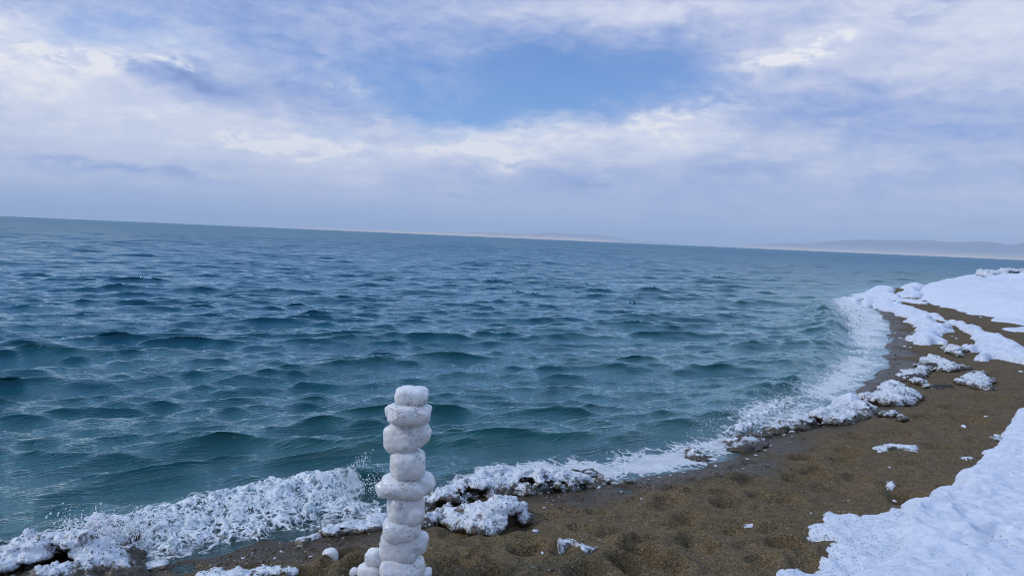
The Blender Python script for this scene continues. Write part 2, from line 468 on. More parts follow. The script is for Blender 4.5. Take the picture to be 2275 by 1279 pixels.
def make_water():
    m, t, out = mat_new('lake water')
    P = t.new('ShaderNodeNewGeometry').outputs['Position']
    foam = t.attr('foam'); clear = t.attr('clear'); murk_backlight = t.attr('murk_backlight')
    wind = math.radians(-22)
    Pr = t.mapping(t.mapping(P, rot=(0, 0, wind)), (1, 2.6, 1))
    Pr2 = t.mapping(t.mapping(P, rot=(0, 0, wind + 0.5)), (1, 2.4, 1), loc=(3, 8, 0))
    Pr3 = t.mapping(t.mapping(P, rot=(0, 0, wind - 0.2)), (0.7, 5.5, 1), loc=(7, 1, 0))
    h = t.math('MULTIPLY', t.noise(Pr3, 9, 4, 0.6, 0.3), 0.8)
    h = t.math('ADD', h, t.math('MULTIPLY', t.noise(Pr2, 14, 4, 0.6, 0.3), 0.16))
    h = t.math('ADD', h, t.math('MULTIPLY', t.noise(Pr3, 30, 3, 0.6, 0.3), 0.14))
    bump = t.bump(h, 1.0, 0.015)
    body = t.mix(murk_backlight, (0.0003, 0.078, 0.158), (0.0005, 0.064, 0.064))
    dif = t.new('ShaderNodeBsdfDiffuse'); t.put(dif.inputs[0], body); t.l.new(bump, dif.inputs['Normal'])
    tr = t.new('ShaderNodeBsdfTransparent'); t.put(tr.inputs[0], (0.70, 0.86, 0.82))
    under = t.mixs(clear, dif.outputs[0], tr.outputs[0])
    # Fresnel averaged over the slopes too small for the mesh (rough-sea reflectance)
    sig = t.attr('slope')
    gl = t.new('ShaderNodeBsdfGlossy'); t.l.new(bump, gl.inputs['Normal'])
    t.put(gl.inputs['Roughness'], t.math('ADD', 0.02, t.math('MULTIPLY', sig, 0.55)))
    t.put(gl.inputs[0], (0.78, 0.97, 1.0))
    inc = t.new('ShaderNodeNewGeometry').outputs['Incoming']
    c = t.math('MAXIMUM', t.vmath('DOT_PRODUCT', bump, inc), 0.02)
    ex = t.math('MULTIPLY', 3.7, t.math('EXPONENT', t.math('MULTIPLY', sig, -2.69)))
    dv = t.math('ADD', 1.0, t.math('MULTIPLY', 16.0, t.math('POWER', sig, 1.5)))
    fr = t.math('ADD', 0.02, t.math('DIVIDE', t.math('MULTIPLY', 0.98, t.math('POWER', t.math('SUBTRACT', 1.0, c), ex)), dv), clamp=True)
    water = t.mixs(fr, under, gl.outputs[0])
    # foam lace
    n1 = t.noise(P, 5.0, 8, 0.72, 1.3)
    v = t.voronoi(t.vmath('ADD', P, t.vmath('MULTIPLY', t.noise(P, 4, 3, 0.6, color=True), (0.35, 0.35, 0))), 9.0, 'DISTANCE_TO_EDGE')
    lace = t.math('ADD', t.math('MULTIPLY', n1, 1.0), t.math('MULTIPLY', t.remap(v, 0.0, 0.16, 0.26, 0.0), 1.0))
    f = t.remap(t.math('SUBTRACT', lace, t.math('SUBTRACT', 0.92, t.math('MULTIPLY', foam, 0.82))), 0.0, 0.22)
    f = t.math('MULTIPLY', f, t.remap(foam, 0.0, 0.08))
    fine = t.noise(P, 28, 5, 0.7)
    fcol = t.mix(t.remap(fine, .3, .7), (0.62, 0.68, 0.74), (0.90, 0.92, 0.93))
    fb = t.bump(t.math('ADD', fine, t.math('MULTIPLY', n1, 3.0)), 0.8, 0.03)
    fd = principled(t, Base_Color=fcol, Roughness=0.8, Normal=fb)
    t.l.new(t.mixs(f, water, fd.outputs[0]), out.inputs[0]); return m


def make_snow(name='packed snow', dirty=0.0):
    m, t, out = mat_new(name)
    P = t.new('ShaderNodeNewGeometry').outputs['Position']
    a = t.noise(P, 2.2, 5, 0.6); b = t.noise(t.mapping(P, (1, 2.5, 1), rot=(0, 0, 0.6)), 9, 6, 0.65); c = t.noise(P, 60, 4, 0.7)
    col = t.mix(t.remap(b, .3, .7), (0.60, 0.67, 0.79), (0.76, 0.80, 0.87))
    col = t.mix(t.math('MULTIPLY', t.remap(a, .35, .7), 0.5), col, (0.68, 0.74, 0.85))
    streak = t.noise(t.mapping(t.mapping(P, rot=(0, 0, 0.75)), (1, 7, 1)), 9, 5, 0.7)
    col = t.mix(t.math('MULTIPLY', t.remap(streak, .5, .75), 0.35), col, (0.50, 0.56, 0.67))
    # wind-blown sand specks in streaky clusters
    sp = t.voronoi(P, 120, out='Color'); sc = t.new('ShaderNodeSeparateColor'); t.l.new(sp, sc.inputs[0])
    cl = t.noise(t.mapping(P, (1, 3.0, 1), rot=(0, 0, 0.7)), 2.6, 6, 0.65)
    dens = t.math('ADD', t.remap(cl, 0.50, 0.80, 0.0, 0.16), dirty)
    dens = t.math('ADD', dens, t.math('MULTIPLY', t.attr('dirt'), 0.85))
    speck = t.math('LESS_THAN', sc.outputs[0], dens)
    speck = t.math('MULTIPLY', speck, t.remap(t.voronoi(P, 120), 0.25, 0.5, 1.0, 0.15))
    col = t.mix(t.math('MULTIPLY', speck, 0.9), col, (0.050, 0.046, 0.032))
    h = t.math('ADD', t.math('MULTIPLY', b, 1.0), t.math('MULTIPLY', c, 0.12))
    h = t.math('ADD', h, t.math('MULTIPLY', t.noise(P, 24, 4, 0.6), 0.45))
    h = t.math('ADD', h, t.math('MULTIPLY', streak, 0.5))
    s = principled(t, Base_Color=col, Roughness=0.55, Normal=t.bump(h, 0.75, 0.03))
    s.inputs['Subsurface Weight'].default_value = 0.1; s.inputs['Subsurface Radius'].default_value = (0.03, 0.04, 0.06)
    s.inputs['Subsurface Scale'].default_value = 0.5
    t.l.new(s.outputs[0], out.inputs[0]); return m


def make_crust():
    """knobbly shore ice: white caps, sand frozen in where the attribute says"""
    m, t, out = mat_new('shore ice crust')
    P = t.new('ShaderNodeNewGeometry').outputs['Position']
    a = t.noise(P, 14, 5, 0.65); b = t.noise(P, 55, 4, 0.7)
    col = t.mix(t.remap(a, .3, .7), (0.50, 0.55, 0.61), (0.75, 0.78, 0.82))
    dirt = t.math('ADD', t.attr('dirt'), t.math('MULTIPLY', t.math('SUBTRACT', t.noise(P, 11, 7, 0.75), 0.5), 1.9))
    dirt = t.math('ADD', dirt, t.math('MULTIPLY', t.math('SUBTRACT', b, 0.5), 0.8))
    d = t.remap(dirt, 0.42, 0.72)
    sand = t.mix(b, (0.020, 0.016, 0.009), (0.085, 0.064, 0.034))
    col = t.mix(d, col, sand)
    sp = t.voronoi(P, 130, out='Color'); sc = t.new('ShaderNodeSeparateColor'); t.l.new(sp, sc.inputs[0])
    col = t.mix(t.math('MULTIPLY', t.math('LESS_THAN', sc.outputs[0], 0.06), 0.8), col, (0.05, 0.045, 0.03))
    h = t.math('ADD', a, t.math('MULTIPLY', b, 0.35))
    s = principled(t, Base_Color=col, Roughness=0.42, Normal=t.bump(h, 0.7, 0.012))
    s.inputs['Subsurface Weight'].default_value = 0.05; s.inputs['Subsurface Radius'].default_value = (0.02, 0.03, 0.04)
    s.inputs['Subsurface Scale'].default_value = 0.3
    t.l.new(s.outputs[0], out.inputs[0]); return m


def make_frozen():
    m, t, out = mat_new('sand frozen into ice')
    P = t.new('ShaderNodeNewGeometry').outputs['Position']
    a = t.noise(P, 12, 6, .7); b = t.noise(P, 60, 4, .7)
    c = t.mix(b, (0.012, 0.010, 0.006), (0.060, 0.046, 0.026))
    c = t.mix(t.remap(a, .58, .74), c, (0.42, 0.43, 0.42))
    s = principled(t, Base_Color=c, Roughness=0.5, Normal=t.bump(t.math('ADD', a, t.math('MULTIPLY', b, .4)), .9, .02))
    t.l.new(s.outputs[0], out.inputs[0]); return m


def make_ice():
    """milky clear ice of the stacked blocks with black sand grains"""
    m, t, out = mat_new('milky block ice')
    tc = t.new('ShaderNodeTexCoord').outputs['Object']
    oi = t.new('ShaderNodeObjectInfo').outputs['Random']
    P = t.vmath('ADD', tc, t.vmath('SCALE', (3.7, 1.9, 7.3), scale=t.math('MULTIPLY', oi, 9.0)))
    a = t.noise(P, 9, 5, 0.6); b = t.noise(P, 36, 4, 0.65)
    col = t.mix(t.remap(t.noise(P, 7, 6, 0.65, 0.6), .34, .60), (0.80, 0.85, 0.91), (0.97, 0.98, 0.98))
    sp = t.voronoi(P, 210, out='Color'); sc = t.new('ShaderNodeSeparateColor'); t.l.new(sp, sc.inputs[0])
    cl = t.noise(P, 15, 5, 0.7)
    dens = t.math('ADD', t.math('ADD', 0.004, t.remap(cl, 0.55, 0.75, 0.0, 0.16)), t.math('MULTIPLY', t.attr('dirt'), t.remap(cl, 0.40, 0.58, 0.03, 0.95)))
    speck = t.math('MULTIPLY', t.math('LESS_THAN', sc.outputs[0], dens), t.remap(t.voronoi(P, 210), 0.3, 0.55, 1.0, 0.2))
    tone = t.mix(sc.outputs[1], (0.016, 0.016, 0.008), (0.085, 0.080, 0.022))
    col = t.mix(t.math('MULTIPLY', speck, 0.92), col, tone)
    h = t.math('ADD', t.math('MULTIPLY', a, 1.2), t.math('MULTIPLY', b, 0.22))
    s = principled(t, Base_Color=col, Roughness=t.remap(b, .35, .65, .08, .30), Normal=t.bump(h, 0.6, 0.012))
    s.inputs['Transmission Weight'].default_value = 0.16; s.inputs['Coat Weight'].default_value = 0.5; s.inputs['Coat Roughness'].default_value = 0.08
    s.inputs['Subsurface Weight'].default_value = 0.7; s.inputs['Subsurface Radius'].default_value = (0.05, 0.06, 0.075)
    s.inputs['Subsurface Scale'].default_value = 1.0; s.inputs['IOR'].default_value = 1.31
    t.l.new(s.outputs[0], out.inputs[0]); return m


def make_foam():
    m, t, out = mat_new('white water')
    P = t.new('ShaderNodeNewGeometry').outputs['Position']
    a = t.noise(P, 12, 7, 0.72, 0.8); b = t.noise(P, 60, 5, 0.7)
    wp = t.vmath('ADD', P, t.vmath('MULTIPLY', t.noise(P, 9, 5, 0.65, color=True), (0.22, 0.22, 0.22)))
    fil = t.remap(t.voronoi(wp, 17, 'DISTANCE_TO_EDGE'), 0.0, 0.22, 0.30, 0.0)
    tone = t.math('ADD', t.math('ADD', t.math('MULTIPLY', a, 0.9), fil), t.math('MULTIPLY', b, 0.35))
    col = t.mix(t.remap(tone, .56, .92), (0.34, 0.46, 0.53), (0.84, 0.87, 0.90))
    s = principled(t, Base_Color=col, Roughness=0.5, Normal=t.bump(t.math('ADD', a, t.math('MULTIPLY', b, 0.5)), 0.9, 0.014))
    s.inputs['Subsurface Weight'].default_value = 0.15; s.inputs['Subsurface Radius'].default_value = (0.03, 0.03, 0.03)
    tr = t.new('ShaderNodeBsdfTransparent')
    op = t.math('ADD', t.attr('solid'), t.math('MULTIPLY', t.math('SUBTRACT', t.math('ADD', t.noise(P, 22, 7, 0.75, 0.8), t.math('MULTIPLY', fil, 0.6)), 0.55), 3.0))
    f = t.remap(op, 0.30, 0.80)
    t.l.new(t.mixs(f, tr.outputs[0], s.outputs[0]), out.inputs[0]); return m


def make_drops():
    m, t, out = mat_new('spray drops')
    s = principled(t, Base_Color=(0.86, 0.9, 0.93), Roughness=0.25)
    s.inputs['Subsurface Weight'].default_value = 0.3
    t.l.new(s.outputs[0], out.inputs[0]); return m


def make_hill(name, lo, hi, zsplit, zband):
    m, t, out = mat_new(name)
    P = t.new('ShaderNodeNewGeometry').outputs['Position']
    s = t.new('ShaderNodeSeparateXYZ'); t.l.new(P, s.inputs[0])
    n = t.noise(P, 0.0011, 5, 0.6)
    zz = t.math('ADD', s.outputs[2], t.math('MULTIPLY', t.math('SUBTRACT', n, 0.5), zband * 2.2))
    c = t.mix(t.remap(zz, zsplit - zband, zsplit + zband), lo, hi)
    b = principled(t, Base_Color=c, Roughness=0.95); t.l.new(b.outputs[0], out.inputs[0]); return m


M_sand, M_water, M_snow, M_crust, M_ice, M_foam, M_drop, M_frozen = make_sand(), make_water(), make_snow(), make_crust(), make_ice(), make_foam(), make_drops(), make_frozen()

# ------------------------------------------------------------------ beach ground
def polar(r_edges, th):
    R, T = np.meshgrid(r_edges, th, indexing='ij')
    return np.stack([R * np.sin(T), R * np.cos(T)], -1).reshape(-1, 2)


def geo(r0_, r1_, g):
    n = int(math.log(r1_ / r0_) / math.log(1 + g)) + 1
    return r0_ * (r1_ / r0_) ** (np.arange(n + 1) / n)


def build_ground():
    r = np.concatenate([geo(0.4, 2.2, 0.06)[:-1], geo(2.2, 22, 0.0052)[:-1], geo(22, 75, 0.012)[:-1], geo(75, 160, 0.1)])
    th = np.concatenate([np.radians(np.linspace(-178, -44, 24))[:-1], np.radians(np.linspace(-44, 44, 520))[:-1], np.radians(np.linspace(44, 182, 26))])
    P = polar(r, th); s = shore_sd(P); z = ground(P)
    F = grid_faces(len(r), len(th))
    keep = (s[F] > -4).any(1)
    V = np.column_stack([P, z])
    wet = sstep(0.62 + 0.30 * fbm(P[:, 0] * 1.5, P[:, 1] * 1.5, oct=3, seed=31) - s, 0.0, 0.42)
    V, F, A = compact(V, F[keep][:, ::-1], {'wet': wet})
    o = mesh_np('beach', V, F, M_sand, A); tag(o, kind='structure')


build_ground()
# lake bed far out, below everything, so nothing is seen through the shallows
# ------------------------------------------------------------------ lake water
BREAK_PX = [(-60, 1235), (150, 1205), (300, 1180), (450, 1150), (600, 1128), (720, 1108), (800, 1092), (880, 1080), (980, 1066), (1090, 1046), (1200, 1024)]
BREAK_A = [0.05, 0.06, 0.06, 0.08, 0.10, 0.13, 0.15, 0.13, 0.09, 0.05, 0.0]
break_line = np.array([on_z(*p)[:2] for p in BREAK_PX])
BORE_PX = [(1520, 985), (1590, 942), (1660, 905), (1720, 875), (1780, 835), (1825, 785), (1850, 745), (1845, 705), (1825, 680), (1815, 660)]
BORE_A = [0.0, 0.05, 0.09, 0.11, 0.07, 0.09, 0.15, 0.15, 0.10, 0.0]
bore_line = np.array([on_z(*p)[:2] for p in BORE_PX])


def crest(P, line, amps, front, back):
    d, par, side = pdist(P, line)
    a = np.interp(par, np.arange(len(amps)), amps)
    w = np.where(side > 0, back, front)          # left of the line (seaward) is the back of the wave
    return a * np.exp(-(d / w) ** 2), d * side, par


_wr = np.random.default_rng(5)
WAVES = []
for lam0, lam1, n, slope, spread in ((1.5, 3.2, 30, 0.025, 0.20), (0.6, 1.5, 80, 0.034, 0.25), (0.2, 0.6, 110, 0.043, 0.34), (0.055, 0.2, 64, 0.022, 0.40)):
    for i in range(n):
        lam = lam0 * (lam1 / lam0) ** _wr.random(); k = 2 * math.pi / lam
        ang = math.radians(-66) + _wr.normal(0, spread)
        WAVES.append((lam, k * math.cos(ang), k * math.sin(ang), slope / k * _wr.uniform(.5, 1.4), _wr.random() * 6.283))


def build_water():
    r = np.concatenate([geo(2.4, 260, 0.0036)[:-1], geo(260, 2500, 0.05)[:-1], geo(2500, 60000, 0.3)])
    th = np.concatenate([np.radians(np.linspace(-178, -43, 40))[:-1], np.radians(np.linspace(-43, 43, 520))[:-1], np.radians(np.linspace(43, 182, 30))])
    P = polar(r, th); F = grid_faces(len(r), len(th)); s = shore_sd(P)
    R = np.hypot(P[:, 0], P[:, 1])
    depth0 = -ground(P)
    spacing = R * 0.0062
    X = P[:, 0].copy(); Y = P[:, 1].copy(); Zw = np.zeros(len(P)); DX = np.zeros(len(P)); DY = np.zeros(len(P))
    env = 0.76 + 0.40 * sstep(fbm(X / 6, Y / 6, oct=3, seed=40), -0.55, 0.65)
    near = (R < 262) & (s < 1.0)
    for lam, kx, ky, a, ph in WAVES:
        lim = lam / 0.0036 / 2.4
        m = near & (R < lim)
        if not m.any():
            continue
        fade = sstep(lim - R[m], 0, lim * 0.35)
        p = kx * X[m] + ky * Y[m] + ph; k = math.hypot(kx, ky)
        A = a * fade
        e = env[m] if lam > .5 else 0.35 + 0.65 * env[m]
        A = A * e
        cs, sn = np.cos(p), np.sin(p)
        Zw[m] += A * cs; DX[m] -= A * sn * kx / k * 1.08; DY[m] -= A * sn * ky / k * 1.08
    calm = sstep(-s, 0.0, 1.6) * 0.85 + 0.15 * sstep(-s, -0.1, 0.5)
    calm *= 0.88 + 0.12 * sstep(-s, 2, 9)
    Zw *= calm; DX *= calm; DY *= calm
    c1, v1, p1 = crest(P, break_line, BREAK_A, 0.13, 0.38)
    c2, v2, p2 = crest(P, bore_line, BORE_A, 0.22, 0.55)
    lump = 1 + 0.5 * fbm(X * 2.2, Y * 2.2, oct=3, seed=50)
    Zw += c1 * lump * (s < 0.3) + c2 * lump * (s < 0.5)
    # broken turbulent water in front of the crests
    foam = foam_map(P, s, v1, p1, v2, p2)
    Zw += foam * np.minimum(1, np.maximum(depth0 + 0.02, 0) / 0.1) * (0.018 * fbm(X * 4, Y * 4, oct=4, seed=60)) * (R < 40)
    V = np.column_stack([X + DX, Y + DY, Zw + 0.006])
    depth = np.maximum(V[:, 2] + np.maximum(depth0, -0.3), 0)
    clear = np.exp(-depth * 15) * 0.92
    murk_backlight = np.clip(np.exp(-np.maximum(-s, 0) / 9.0) + 2.2 * np.clip(Zw, 0, 0.3) * (R < 60), 0, 1)  # near-shore sediment, plus backlit green of thin crests put into the colour
    slope = 0.015 + 0.215 * sstep(np.log(np.maximum(R, 1)), math.log(14), math.log(400))
    keep = (s[F] < 0.7).any(1)
    V, F, A = compact(V, F[keep][:, ::-1], {'slope': slope, 'foam': foam, 'clear': clear, 'murk_backlight': murk_backlight})
    o = mesh_np('lake_water', V, F, M_water, A); tag(o, kind='structure')


def zone(P, px, soft, z=0.0):
    return sstep(sdist(P, smooth_poly([on_z(a, b, z)[:2] for a, b in px], 2)), -soft * 0.4, soft)


def foam_map(P, s, v1, p1, v2, p2):
    X, Y = P[:, 0], P[:, 1]
    f = np.zeros(len(P)); m = np.hypot(X, Y) < 70
    Q = P[m]
    wob = 1 + 0.6 * fbm(Q[:, 0] * 1.1, Q[:, 1] * 1.1, oct=3, seed=70)
    g = np.zeros(len(Q))
    g = np.maximum(g, 1.18 * zone(Q, [(1830, 662), (1890, 655), (1960, 690), (1990, 720), (1990, 770), (1970, 825), (1935, 865), (1880, 905), (1780, 945), (1690, 985), (1650, 1010),
                                      (1600, 985), (1700, 905), (1790, 845), (1850, 790), (1880, 745), (1870, 705)], 0.9))
    g = np.maximum(g, 1.15 * zone(Q, [(930, 1120), (1000, 1070), (1100, 1042), (1210, 1015), (1400, 1000), (1530, 985), (1620, 960), (1660, 1000), (1600, 1035), (1500, 1055),
                                      (1400, 1070), (1250, 1090), (1100, 1105), (1000, 1120)], 0.28))
    g = np.maximum(g, 1.0 * zone(Q, [(1640, 985), (1555, 990), (1600, 945), (1690, 893), (1745, 880), (1775, 890), (1765, 915), (1710, 945)], 0.35))
    g = np.maximum(g, 0.95 * zone(Q, [(1840, 665), (1880, 668), (1915, 690), (1960, 712), (1950, 735), (1900, 742), (1872, 735), (1865, 705)], 1.2))
    surf = 0.52 * zone(Q, [(-80, 1240), (130, 1190), (250, 1165), (400, 1125), (560, 1095), (700, 1085), (790, 1060), (800, 1100), (870, 1135), (860, 1160), (700, 1180), (560, 1205),
                                     (450, 1235), (380, 1260), (300, 1285), (-80, 1330)], 0.10)
    g = np.maximum(g, 0.30 * zone(Q, [(1500, 985), (1380, 1000), (1420, 930), (1560, 880), (1700, 830), (1800, 720), (1850, 700), (1860, 760), (1790, 840), (1700, 890), (1600, 945)], 1.2))
    # swash edge: a brighter line where the water meets the gravel
    edge = np.exp(-((s[m] + 0.10) / 0.10) ** 2) * 0.75 * sstep(np.hypot(Q[:, 0], Q[:, 1]), 3, 5.5)
    g = np.maximum(g, edge * (0.7 + 0.5 * perlin(Q[:, 0] * 2, Q[:, 1] * 2, seed=8)) * (s[m] < 0.3))
    f[m] = np.clip(np.maximum(g * wob, surf * np.clip(wob, .3, 1.15)), 0, 1.3)
    return f


build_water()

# ------------------------------------------------------------------ far hills across the lake
def build_hills():
    def ridge(name, mat, dist, depth, prof_px, seed):
        # silhouette heights read at bearings, then a ridge with depth and slopes of its own
        xs = np.array([p[0] for p in prof_px], float); hs = np.array([p[1] for p in prof_px], float)
        azs = np.array([math.atan((x - PW / 2) / FPX) for x in xs])
        n, k = 420, 34
        A = np.linspace(azs[0], azs[-1], n); Hh = np.interp(A, azs, hs) / FPX * dist
        q = np.linspace(-1, 1, k)
        AA, QQ = np.meshgrid(A, q, indexing='ij')
        D = dist + QQ * depth
        X = D * np.sin(AA); Y = D * np.cos(AA)
        prof = np.clip(1 - np.abs(QQ), 0, 1) ** 0.8
        nz = fbm(X / 2200, Y / 2200, oct=5, seed=seed, ridged=True)
        Z = Hh[:, None] * prof * (0.86 + 0.16 * nz) - 6
        V = np.stack([X, Y, Z], -1).reshape(-1, 3)
        o = mesh_np(name, V, grid_faces(n, k), mat); tag(o, kind='structure')
    far = make_hill('far hill slopes', (0.40, 0.37, 0.35), (0.13, 0.14, 0.19), 130, 60)
    plain = make_hill('pale lakeshore plain', (0.74, 0.58, 0.40), (0.50, 0.40, 0.31), 40, 15)
    ridge('hills', far, 21000, 2600, [(1560, 0), (1640, 4), (1740, 14), (1800, 17), (1880, 23), (1960, 28), (2010, 32), (2060, 33), (2110, 29), (2180, 31), (2230, 27),
                                      (2300, 38), (2420, 44), (2560, 30), (2800, 36)], 81)
    ridge('hills', far, 24000, 2200, [(960, 0), (1050, 10), (1150, 12), (1250, 15), (1320, 15), (1380, 11), (1450, 6), (1560, 0)], 84)
    ridge('hills', plain, 14500, 900, [(560, 0), (700, 3), (860, 5), (1000, 7), (1120, 10), (1240, 9), (1330, 5), (1420, 0)], 87)
    ridge('hills', plain, 15500, 900, [(1600, 0), (1700, 5), (1800, 6), (1950, 5), (2100, 6), (2200, 10), (2400, 10), (2700, 12)], 90)


build_hills()
# air between here and the far shore
def build_haze():
    m, t, out = mat_new('lake haze')
    v = t.new('ShaderNodeVolumePrincipled'); v.inputs['Color'].default_value = (0.84, 0.92, 1.0, 1)
    v.inputs['Density'].default_value = 6.5e-5
    t.l.new(v.outputs[0], out.inputs['Volume'])
    a, b, zl, zh = -62000.0, 62000.0, -9.0, 760.0
    V = np.array([(x, y, z) for z in (zl, zh) for y in (a, b) for x in (a, b)])
    F = np.array([(0, 2, 3, 1), (4, 5, 7, 6), (0, 1, 5, 4), (2, 6, 7, 3), (0, 4, 6, 2), (1, 3, 7, 5)])
    o = mesh_np('haze', V, F, m, smooth=False); tag(o, kind='stuff')


build_haze()

# ------------------------------------------------------------------ ice, snow and spray builders
import bmesh


def ico(sub):
    bm = bmesh.new(); bmesh.ops.create_icosphere(bm, subdivisions=sub, radius=1.0)
    V = np.array([v.co[:] for v in bm.verts]); F = np.array([[v.index for v in f.verts] for f in bm.faces]); bm.free()
    return V, F


ICO = {i: ico(i) for i in (1, 2, 3, 4, 5)}


def merge_shapes(tpl, mats):
    """many copies of one template (V,F) under 3x3 matrices + offsets"""
    V0, F0 = tpl
    V = np.concatenate([V0 @ M.T + c for M, c in mats]); n = len(V0)
    F = (F0[None] + (np.arange(len(mats)) * n)[:, None, None]).reshape(-1, F0.shape[1])
    return V, F


def remesh(V, F, voxel, smooth_it=2):
    me = bpy.data.meshes.new('tmp'); me.from_pydata(V.tolist(), [], F.tolist()); o = bpy.data.objects.new('tmp', me); COL.objects.link(o)
    md = o.modifiers.new('r', 'REMESH'); md.mode = 'VOXEL'; md.voxel_size = voxel; md.adaptivity = 0
    if smooth_it:
        sm = o.modifiers.new('s', 'SMOOTH'); sm.factor = 0.5; sm.iterations = smooth_it
    dg = bpy.context.evaluated_depsgraph_get(); ev = o.evaluated_get(dg); m2 = ev.to_mesh()
    nv = len(m2.vertices); co = np.empty(nv * 3, np.float32); m2.vertices.foreach_get('co', co)
    nn = np.empty(nv * 3, np.float32); m2.vertices.foreach_get('normal', nn)
    q = np.empty(len(m2.loops), np.int32); m2.loops.foreach_get('vertex_index', q)
    ok = len(q) == 4 * len(m2.polygons)
    if not ok:
        m2.calc_loop_triangles(); q = np.empty(len(m2.loop_triangles) * 3, np.int32); m2.loop_triangles.foreach_get('vertices', q)
    ev.to_mesh_clear(); bpy.data.objects.remove(o); bpy.data.meshes.remove(me)
    return co.reshape(-1, 3).astype(float), q.reshape(-1, 4 if ok else 3), nn.reshape(-1, 3).astype(float)


def poly_world(px, flat_z=None, H=0.0):
    if flat_z is None:
        if H:
            q = np.asarray(px, float); e = np.roll(q, -1, 0) - np.roll(q, 1, 0)
            a = 0.5 * (np.dot(q[:, 0], np.roll(q[:, 1], -1)) - np.dot(q[:, 1], np.roll(q[:, 0], -1)))
            upn = -np.sign(a) * -e[:, 0] / (np.hypot(e[:, 0], e[:, 1]) + 1e-9)      # image-up part of the outward normal
            g = grounds(px)
            return np.array([on_z(x, y, gz[2] + H * max(0.0, min(1.0, u_ * 1.3)))[:2] for (x, y), gz, u_ in zip(px, g, upn)])
        return grounds(px)[:, :2]
    if flat_z == 'world':
        return np.asarray(px, float)
    return np.array([on_z(a, b, flat_z)[:2] for a, b in px])


def sample_poly(poly, n, r):
    lo, hi = poly.min(0), poly.max(0); out = []
    while len(out) < n:
        Q = r.uniform(lo, hi, (n * 3, 2)); sd = sdist(Q, poly)
        for q, s_ in zip(Q[sd > 0], sd[sd > 0]):
            out.append((q[0], q[1], s_))
    return np.array(out[:n])


def crust(name, label, cat, px, H, rad, voxel, seed, n=None, edge=0.10, shelf=0.0, lift=0.0, dirt=0.0, group=None, flat_z=None, rough=0.62, holes=-0.25, base_h=0.38):
    """knobbly frozen-spray ice: a dark sandy frozen base and a lacy white crust of rounded knobs on it; shelf = how far the crust overhangs"""
    r = np.random.default_rng(seed); poly = poly_world(px, flat_z, H * 0.42)
    area = 0.5 * abs(np.dot(poly[:, 0], np.roll(poly[:, 1], 1)) - np.dot(poly[:, 1], np.roll(poly[:, 0], 1)))
    root = bpy.data.objects.new(name, None); COL.objects.link(root); root.empty_display_size = 0.05
    c0 = poly.mean(0); root.location = (c0[0], c0[1], float(ground(c0)[0])); tag(root, label, cat, group)
    # frozen base, set back under the overhanging front
    drift('frozen_base', None, None, poly, H * base_h, edge * .8, max(voxel * 1.3, .01), seed + 500, mat=M_frozen, bumps=.5, bscale=3.5, flat_z='world', wob=.35, parent=root, inset=(0, shelf))
    n = n or int(np.clip(area / (rad * rad) * 0.95, 24, 900))
    S = sample_poly(poly, int(n * 1.9), r)
    hole = fbm(S[:, 0] / rad * .16, S[:, 1] / rad * .16, oct=3, seed=seed % 40)
    S = S[hole > holes - .25 + .25 * r.random(len(S))][:n]; n = len(S)
    g = np.maximum(ground(S[:, :2]), -0.03)
    rr = rad * .70 * np.exp(r.normal(0, 0.48, n))
    lump = 0.55 + 0.70 * sstep(fbm(S[:, 0] * 2.6, S[:, 1] * 2.6, oct=3, seed=seed % 50), -0.6, 0.7)
    h = H * (1 - np.exp(-S[:, 2] / edge)) * lump
    top = g + np.maximum(h * r.uniform(.72, 1.12, n), rr * 0.6)
    mats, small = [], []
    for i in range(n):
        M = np.diag([rr[i] * r.uniform(.8, 1.75), rr[i] * r.uniform(.8, 1.5), rr[i] * r.uniform(.40, .85)])
        c = np.array([S[i, 0], S[i, 1], top[i] - rr[i] * 0.45 + lift]); mats.append((M, c))
        for _ in range(4):
            d = r.normal(size=3); d[2] = abs(d[2]) * .8; d /= np.linalg.norm(d); q = rr[i] * r.uniform(.22, .42)
            small.append((np.eye(3) * q, c + M @ d * .92))
    V1, F1 = merge_shapes(ICO[2], mats); V2, F2 = merge_shapes(ICO[1], small)
    V, F, N = remesh(np.concatenate([V1, V2]), np.concatenate([F1, F2 + len(V1)]), voxel, 1)
    V += N * (rad * rough * (.55 * fbm(V[:, 0] / rad * .9, V[:, 1] / rad * .9, V[:, 2] / rad * .9, oct=2, seed=seed % 31)
                             + .35 * fbm(V[:, 0] / rad * 3, V[:, 1] / rad * 3, V[:, 2] / rad * 3, oct=2, seed=seed % 29)))[:, None]
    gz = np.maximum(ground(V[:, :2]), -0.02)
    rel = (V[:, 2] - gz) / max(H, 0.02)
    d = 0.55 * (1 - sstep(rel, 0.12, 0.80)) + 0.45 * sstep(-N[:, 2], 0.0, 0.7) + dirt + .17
    base = np.array([V[:, 0].mean(), V[:, 1].mean(), gz.mean()])
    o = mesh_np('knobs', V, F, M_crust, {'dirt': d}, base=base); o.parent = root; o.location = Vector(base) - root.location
    return root


